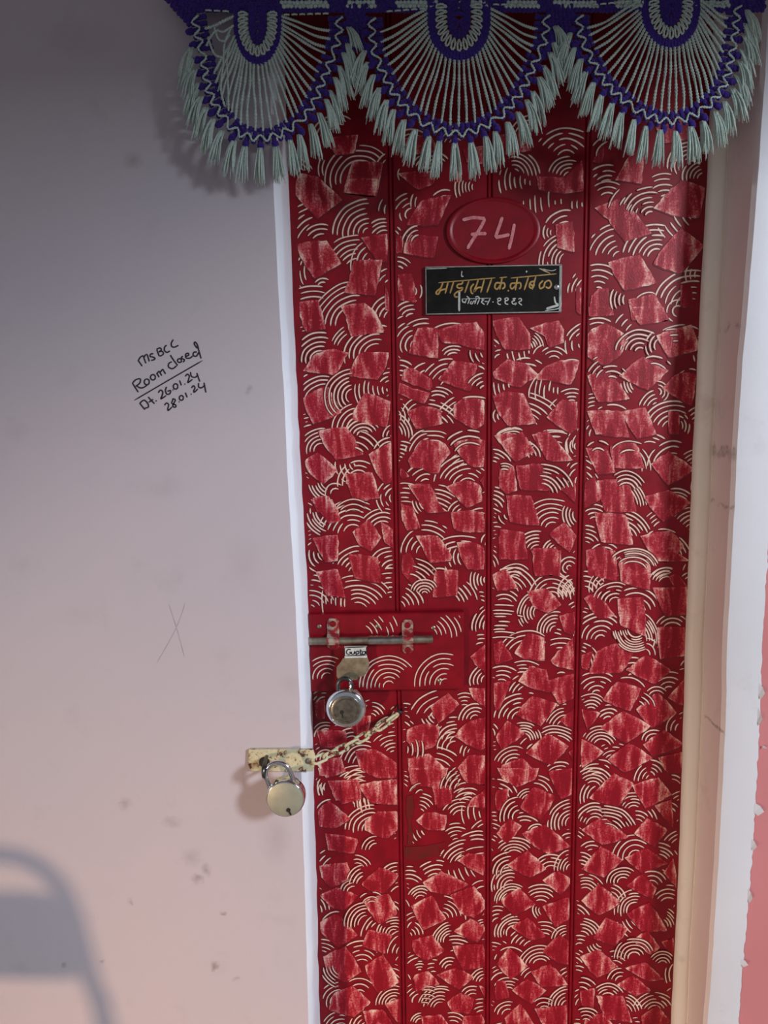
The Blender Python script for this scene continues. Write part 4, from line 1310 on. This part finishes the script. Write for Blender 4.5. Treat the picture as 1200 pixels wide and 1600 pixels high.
# left corner, the columns between the scallops and the lip under the band
for (x0, x1, y0, y1, ta, tb) in ((252, 306, -10, 42, 0.9, 0.0), (541, 574, 10, 82, .12, .12), (855, 898, 10, 70, .12, .12), (1150, 1176, 0, 50, 0, .1)):
    y = y0
    while y < y1:
        x = x0 + (y - y0) * ta
        while x < x1 - (y - y0) * tb:
            c = V(x + random.uniform(-.8, .8), y + random.uniform(-.6, .6), random.uniform(-.001, .001))
            blob(mbp, c, 4.3 * PV, .0026, 4.4 * PV, random.uniform(-.4, .4))
            x += 6.2
        y += 6.0
# two pointed tails where neighbouring scallops part
for cx_, y0, s in ((545, 70, -1), (570, 70, 1), (862, 66, -1), (893, 66, 1)):
    for k in range(5):
        for j in range(2):
            blob(mbp, V(cx_ + s * (k * 2.5 + j * 5), y0 + k * 6), 4.2 * PV, .0026, 4.4 * PV, 0)
mbp.build('ground_band', M['purple'], val, 'all')
for q in mbm.values():
    q.build('mint_check', M['mint'], val, 'all')
# back strip that carries the band and the nails it hangs from
mb = MB()
q0, q1 = V(262, 0), V(1194, 0)
zt = V(600, -80).z
mb.box((q0.x + .03, YV + .002, V(600, 4).z), (q1.x, YV + .0035, zt + .004))
mb.build('backing_tape', M['purple'], val)
for px in (300, 715, 1150):
    q = V(px, -74)
    mb = MB()
    mb.tube([(q.x, .004, q.z), (q.x, YV - .004, q.z)], .0016, 8)
    mb.lathe((q.x, YV - .0035, q.z), (0, -1, 0), [(.004, 0), (.004, .001), (.0005, .0014)], 10)
    mb.build('nail', M['oldsteel'], val, True)
# running stitches of mint under the band
for (x0, y0, x1, y1) in ((322, 18, 362, 20), (444, 25, 517, 23), (604, 20, 668, 15), (770, 9, 820, 10), (924, 10, 1000, 2), (1104, 10, 1140, 2)):
    n = max(2, int((x1 - x0) / 12))
    mb = MB()
    for k in range(n):
        t0, t1 = k / n, (k + .72) / n
        a = V(x0 + (x1 - x0) * t0, y0 + (y1 - y0) * t0, -.003)
        b = V(x0 + (x1 - x0) * t1, y0 + (y1 - y0) * t1, -.003)
        mb.tube([a, a.lerp(b, .5) + Vector((0, -.001, 0)), b], 1.3 * PV, 6)
    mb.build('running_stitch', M['mint'], val, 'all')


def yarn(mb, pts, r, plies=2, pitch=9.0, n=22):
    """two-ply twisted yarn along a world path"""
    pts = resample(pts, n)
    L = sum((pts[i + 1] - pts[i]).length for i in range(n - 1))
    tw = 2 * math.pi * L / (pitch * PV)
    for k in range(plies):
        out = []
        for i, p in enumerate(pts):
            t = (pts[min(i + 1, n - 1)] - pts[max(i - 1, 0)]).normalized()
            e1 = t.cross(Vector((0, 1, 0)))
            e1 = e1.normalized() if e1.length > 1e-6 else Vector((1, 0, 0))
            e2 = t.cross(e1)
            a = tw * i / (n - 1) + math.pi * k
            out.append(p + (e1 * math.cos(a) + e2 * math.sin(a)) * r * .5)
        mb.tube(out, r * .62, 5)


def tassel(parent, px, py, nx, ny, length, seed, dy=0.0):
    rnd = random.Random(seed)
    mb = MB()
    top = V(px, py, dy)
    lean = nx * 0.42 + rnd.uniform(-.10, .10)
    ns = 24
    for k in range(ns):
        a = rnd.uniform(-1, 1)
        ln = length * rnd.uniform(.82, 1.08)
        b = rnd.uniform(-.8, .8)
        pts = []
        for i in range(6):
            t = i / 5
            side = a * (3.4 + 6.6 * t ** 0.8) + rnd.uniform(-.5, .5) * t
            out = nx * 7 * math.sin(min(1, t * 2) * math.pi / 2) * .6
            x = px + out + lean * ln * t * .55 + side
            yy = py + min(0, ny) * 3 * math.sin(t * math.pi) + ln * t
            pts.append(V(x, yy, dy + b * (.0022 + .0032 * t) - .003 * math.sin(t * math.pi)))
        mb.tube(pts, [1.3 * PV, 1.3 * PV, 1.25 * PV, 1.15 * PV, 1.0 * PV, .5 * PV], 4)
    # wrap that gathers the strands
    mb.lathe(V(px + nx * 3, py + 5, dy), (lean * .4, 0, -1), [(3.2 * PV, -4 * PV), (4.2 * PV, -1 * PV), (4.2 * PV, 2 * PV), (3.4 * PV, 4 * PV)], 8)
    return mb.build('tassel', M['mint'], parent, 'all')


SCAL = [
 dict(rim=[(304, 22), (308, 50), (316, 80), (322, 120), (330, 152), (346, 180), (368, 206), (400, 218), (432, 214), (464, 196), (488, 168), (504, 132), (516, 100), (530, 60), (530, 24)],
      c=(403, 38), rx=36, ry=62, ytop=18, lx=29, ly=50, cx=13, cy=34),
 dict(rim=[(581, 25), (581, 54), (584, 80), (596, 112), (616, 150), (640, 178), (672, 200), (712, 211), (747, 204), (785, 180), (817, 140), (835, 100), (851, 62), (853, 21)],
      c=(717, 34), rx=48, ry=60, ytop=6, lx=35, ly=46, cx=17, cy=28),
 dict(rim=[(904, 21), (905, 54), (921, 92), (942, 129), (971, 158), (1004, 180), (1046, 192), (1088, 179), (1117, 154), (1133, 125), (1142, 83), (1148, 42), (1152, 6)],
      c=(1047, 14), rx=45, ry=60, ytop=-8, lx=33, ly=47, cx=16, cy=28)]
for si, S in enumerate(SCAL):
    sc = empty('scallop', V(S['c'][0], S['c'][1]), val)
    cx, cy = S['c']
    rim = path_px(S['rim'], 97)

    def rim_frame(t):
        i = min(95, max(1, int(round(t * 96))))
        x, y = rim[i]
        tx, ty = rim[min(96, i + 1)][0] - rim[i - 1][0], rim[min(96, i + 1)][1] - rim[i - 1][1]
        L = math.hypot(tx, ty)
        tx, ty = tx / L, ty / L
        nx, ny = -ty, tx
        if nx * (x - cx) + ny * (y - cy) < 0:
            nx, ny = -nx, -ny
        return x, y, nx, ny, tx, ty

    def ring(rx, ry, n, ytop):
        """U-shaped path around the medallion"""
        base = [(cx - rx, ytop)] + [(cx - rx * math.cos(math.pi * k / 10), cy + ry * math.sin(math.pi * k / 10)) for k in range(11)] + [(cx + rx, ytop)]
        return path_px(base, n)
    # medallion: violet heart, mint loops, violet ring
    mb = MB()
    for k in range(5):
        rr = (k + .5) / 5
        for (x, y) in ring(max(1.5, S['cx'] * rr), max(2, S['cy'] * rr), int(6 + 22 * rr), S['ytop'] - 10):
            blob(mb, V(x, y, -.002), 3.6 * PV, .0026, 3.8 * PV, 0)
    mb.build('medallion_heart', M['purple'], sc, 'all')
    mb = MB()
    for k in range(3):
        f = k / 2
        for (x, y) in ring(S['lx'] + 3 + (S['rx'] - S['lx'] - 4) * f, S['ly'] + 3 + (S['ry'] - S['ly'] - 4) * f, 44, S['ytop'] - 8):
            blob(mb, V(x, y, -.0005 + random.uniform(-.0006, .0006)), 3.8 * PV, .0026, 4.0 * PV, random.uniform(-.5, .5))
    mb.build('medallion_ring', M['purple'], sc, 'all')
    nl = 17
    ri, ro = ring(S['cx'] + 2, S['cy'] + 1, nl, S['ytop'] + 6), ring(S['lx'], S['ly'], nl, S['ytop'] + 6)
    for k in range(nl):
        (x0, y0), (x1, y1) = ri[k], ro[k]
        dx, dy = x1 - x0, y1 - y0
        L = math.hypot(dx, dy)
        px_, py_ = -dy / L * 2.6, dx / L * 2.6
        lp = [V(x0, y0, -.002), V(x0 + dx * .5 + px_, y0 + dy * .5 + py_, -.005), V(x1 + px_ * .8, y1 + py_ * .8, -.003), V(x1 - px_ * .8, y1 - py_ * .8, -.003), V(x0 + dx * .5 - px_, y0 + dy * .5 - py_, -.005), V(x0, y0, -.002)]
        mb = MB()
        yarn(mb, smooth_path(lp, 3), 1.9 * PV, 2, 8, 16)
        mb.build('loop', M['mint'], sc, 'all')
    # rim: two rows of violet stitches with a mint zigzag between them
    mb = MB()
    nb_ = 46
    for k in range(nb_):
        x, y, nx, ny, tx, ty = rim_frame((k + .5) / nb_)
        rot = math.atan2(ty, tx)
        for off, r_ in ((-14, 5.0), (-8, 4.8), (-2, 4.8), (4, 4.8)):
            blob(mb, V(x + nx * off + random.uniform(-1, 1), y + ny * off + random.uniform(-1, 1), random.uniform(-.0008, .0012)), r_ * PV, .0026, r_ * 1.05 * PV, -rot)
        if k % 2 == 0:
            for (o2, r_) in ((10, 6.6), (14, 5.0)):
                blob(mb, V(x + nx * o2, y + ny * o2, 0), r_ * PV, .0036, r_ * PV, -rot)
    mb.build('rim_band', M['purple'], sc, 'all')
    mb = MB()
    zz = []
    nz = 46
    for k in range(nz):
        x, y, nx, ny, tx, ty = rim_frame((k + .5) / nz)
        o = 5.5 if k % 2 else -6.5
        zz.append(V(x + nx * o, y + ny * o, -.0042))
    zz = smooth_path(zz, 3)
    yarn(mb, zz, 2.0 * PV, 2, 9, 190)
    mb.build('zigzag_yarn', M['mint'], sc, 'all')
    # spokes from the medallion to the rim
    nsp = 31
    rg = ring(S['rx'] + 1, S['ry'] + 1, nsp, S['ytop'] + 8)
    for k in range(nsp):
        if si == 0 and k in (1, 2, 3, 4):
            continue
        t = .05 + .90 * k / (nsp - 1)
        x1, y1, nx, ny, tx, ty = rim_frame(t)
        x1, y1 = x1 - nx * 13, y1 - ny * 13
        x0, y0 = rg[k]
        hor = abs(x1 - x0) / (abs(x1 - x0) + abs(y1 - y0) + 1)
        sag = 7 * hor + random.uniform(-1.5, 2)
        sd = (1 if x1 > x0 else -1) * random.uniform(0, 3.5)
        pts = [V(x0, y0, -.001), V(x0 * .68 + x1 * .32 - sd * .4, y0 * .68 + y1 * .32 + sag * .4, -.003), V(x0 * .32 + x1 * .68 + sd * .4, y0 * .32 + y1 * .68 + sag, -.003), V(x1, y1, -.001)]
        mb = MB()
        yarn(mb, smooth_path(pts, 6), 2.5 * PV, 2, 8, 22)
        mb.build('spoke', M['mint'], sc, 'all')
    if si == 0:      # tangled slack threads on the turned left side
        for (q) in ([(366, 42), (350, 52), (340, 50), (330, 60), (324, 74)], [(362, 46), (352, 70), (350, 100), (346, 140), (352, 168)], [(366, 60), (356, 90), (357, 130), (358, 175)], [(336, 44), (342, 62), (352, 66), (360, 56)], [(326, 60), (336, 86), (350, 92)]):
            mb = MB()
            yarn(mb, smooth_path([V(x, y, -.004) for x, y in q], 6), 1.9 * PV, 2, 8, 24)
            mb.build('spoke', M['mint'], sc, 'all')
    # tassels
    nt_ = 23
    for k in range(nt_):
        t = .10 + .86 * k / (nt_ - 1) if si != 2 else .06 + .92 * k / (nt_ - 1)
        x, y, nx, ny, tx, ty = rim_frame(t)
        o = 14
        ln = 47 + 9 * abs(ny)
        if si < 2 and k == nt_ - 1: ln = 38
        tassel(sc, x + nx * o, y + ny * o, nx, ny, ln, si * 100 + k, 0.002 * (k % 2) - .002)

# ------------------------------------------------------------------ chair standing against the wall beyond the picture's edge
TCH = 0.17       # how far along wall -> lamp the chair back stands


def CH(px, py):
    s_ = P(px, py, 0)
    return s_ + (WARM - s_) * TCH


ctr = CH(-95, 1500)
chair = empty('metal_chair', (ctr.x, ctr.y, 0))
tag(chair, 'tubular metal chair with a low back panel standing against the lilac wall', 'chair')
half = [(-95, 1333), (-20, 1334), (25, 1338), (62, 1354), (92, 1384), (112, 1425), (128, 1480), (146, 1545), (166, 1610)]
hw = [CH(x, y) for x, y in half]
last = hw[-1]
seat_z = 0.44
dirn = (hw[-1] - hw[-2]).normalized()
k = (last.z - 0.0) / -dirn.z
right = hw + [last + Vector((dirn.x * k * .45, -dirn.y * 0, -last.z + .012))]
left = [Vector((2 * ctr.x - p.x, p.y, p.z)) for p in right]
mb = MB()
yc = ctr.y
bow = [Vector((p.x, yc, p.z)) for p in reversed(left)] + [Vector((p.x, yc, p.z)) for p in right[1:]]
mb.tube(smooth_path(bow, 3), .0125, 10)
mb.build('back_frame', M['chairtube'], chair, True)
mb = MB()
pan = [CH(x, y) for x, y in ((-95, 1391), (40, 1392), (72, 1396), (96, 1410), (112, 1440), (124, 1475), (130, 1500), (126, 1520), (105, 1531), (60, 1530), (-95, 1526))]
ring_ = [(p.x, p.z) for p in pan] + [(2 * ctr.x - p.x, p.z) for p in reversed(pan[1:-1])]
mb.prism(ring_, yc - .006, yc + .006)
mb.build('backrest', M['chairpad'], chair)
sw = abs(right[-1].x - ctr.x) * .86
mb = MB()
mb.box((ctr.x - sw, yc - .40, seat_z - .022), (ctr.x + sw, yc - .012, seat_z), .006)
mb.build('seat', M['chairpad'], chair)
for s in (-1, 1):
    mb = MB()
    mb.tube([(ctr.x + s * sw * .9, yc - .385, seat_z - .02), (ctr.x + s * sw * .98, yc - .42, .0125)], .0125, 10)
    mb.build('leg', M['chairtube'], chair, True)
    mb = MB()
    mb.tube([(ctr.x + s * sw * .92, yc - .37, seat_z - .03), (ctr.x + s * sw * 1.0, yc, seat_z - .03)], .010, 8)
    mb.build('seat_rail', M['chairtube'], chair, True)

for o in bpy.data.objects:
    if '_w' in o:
        del o['_w']
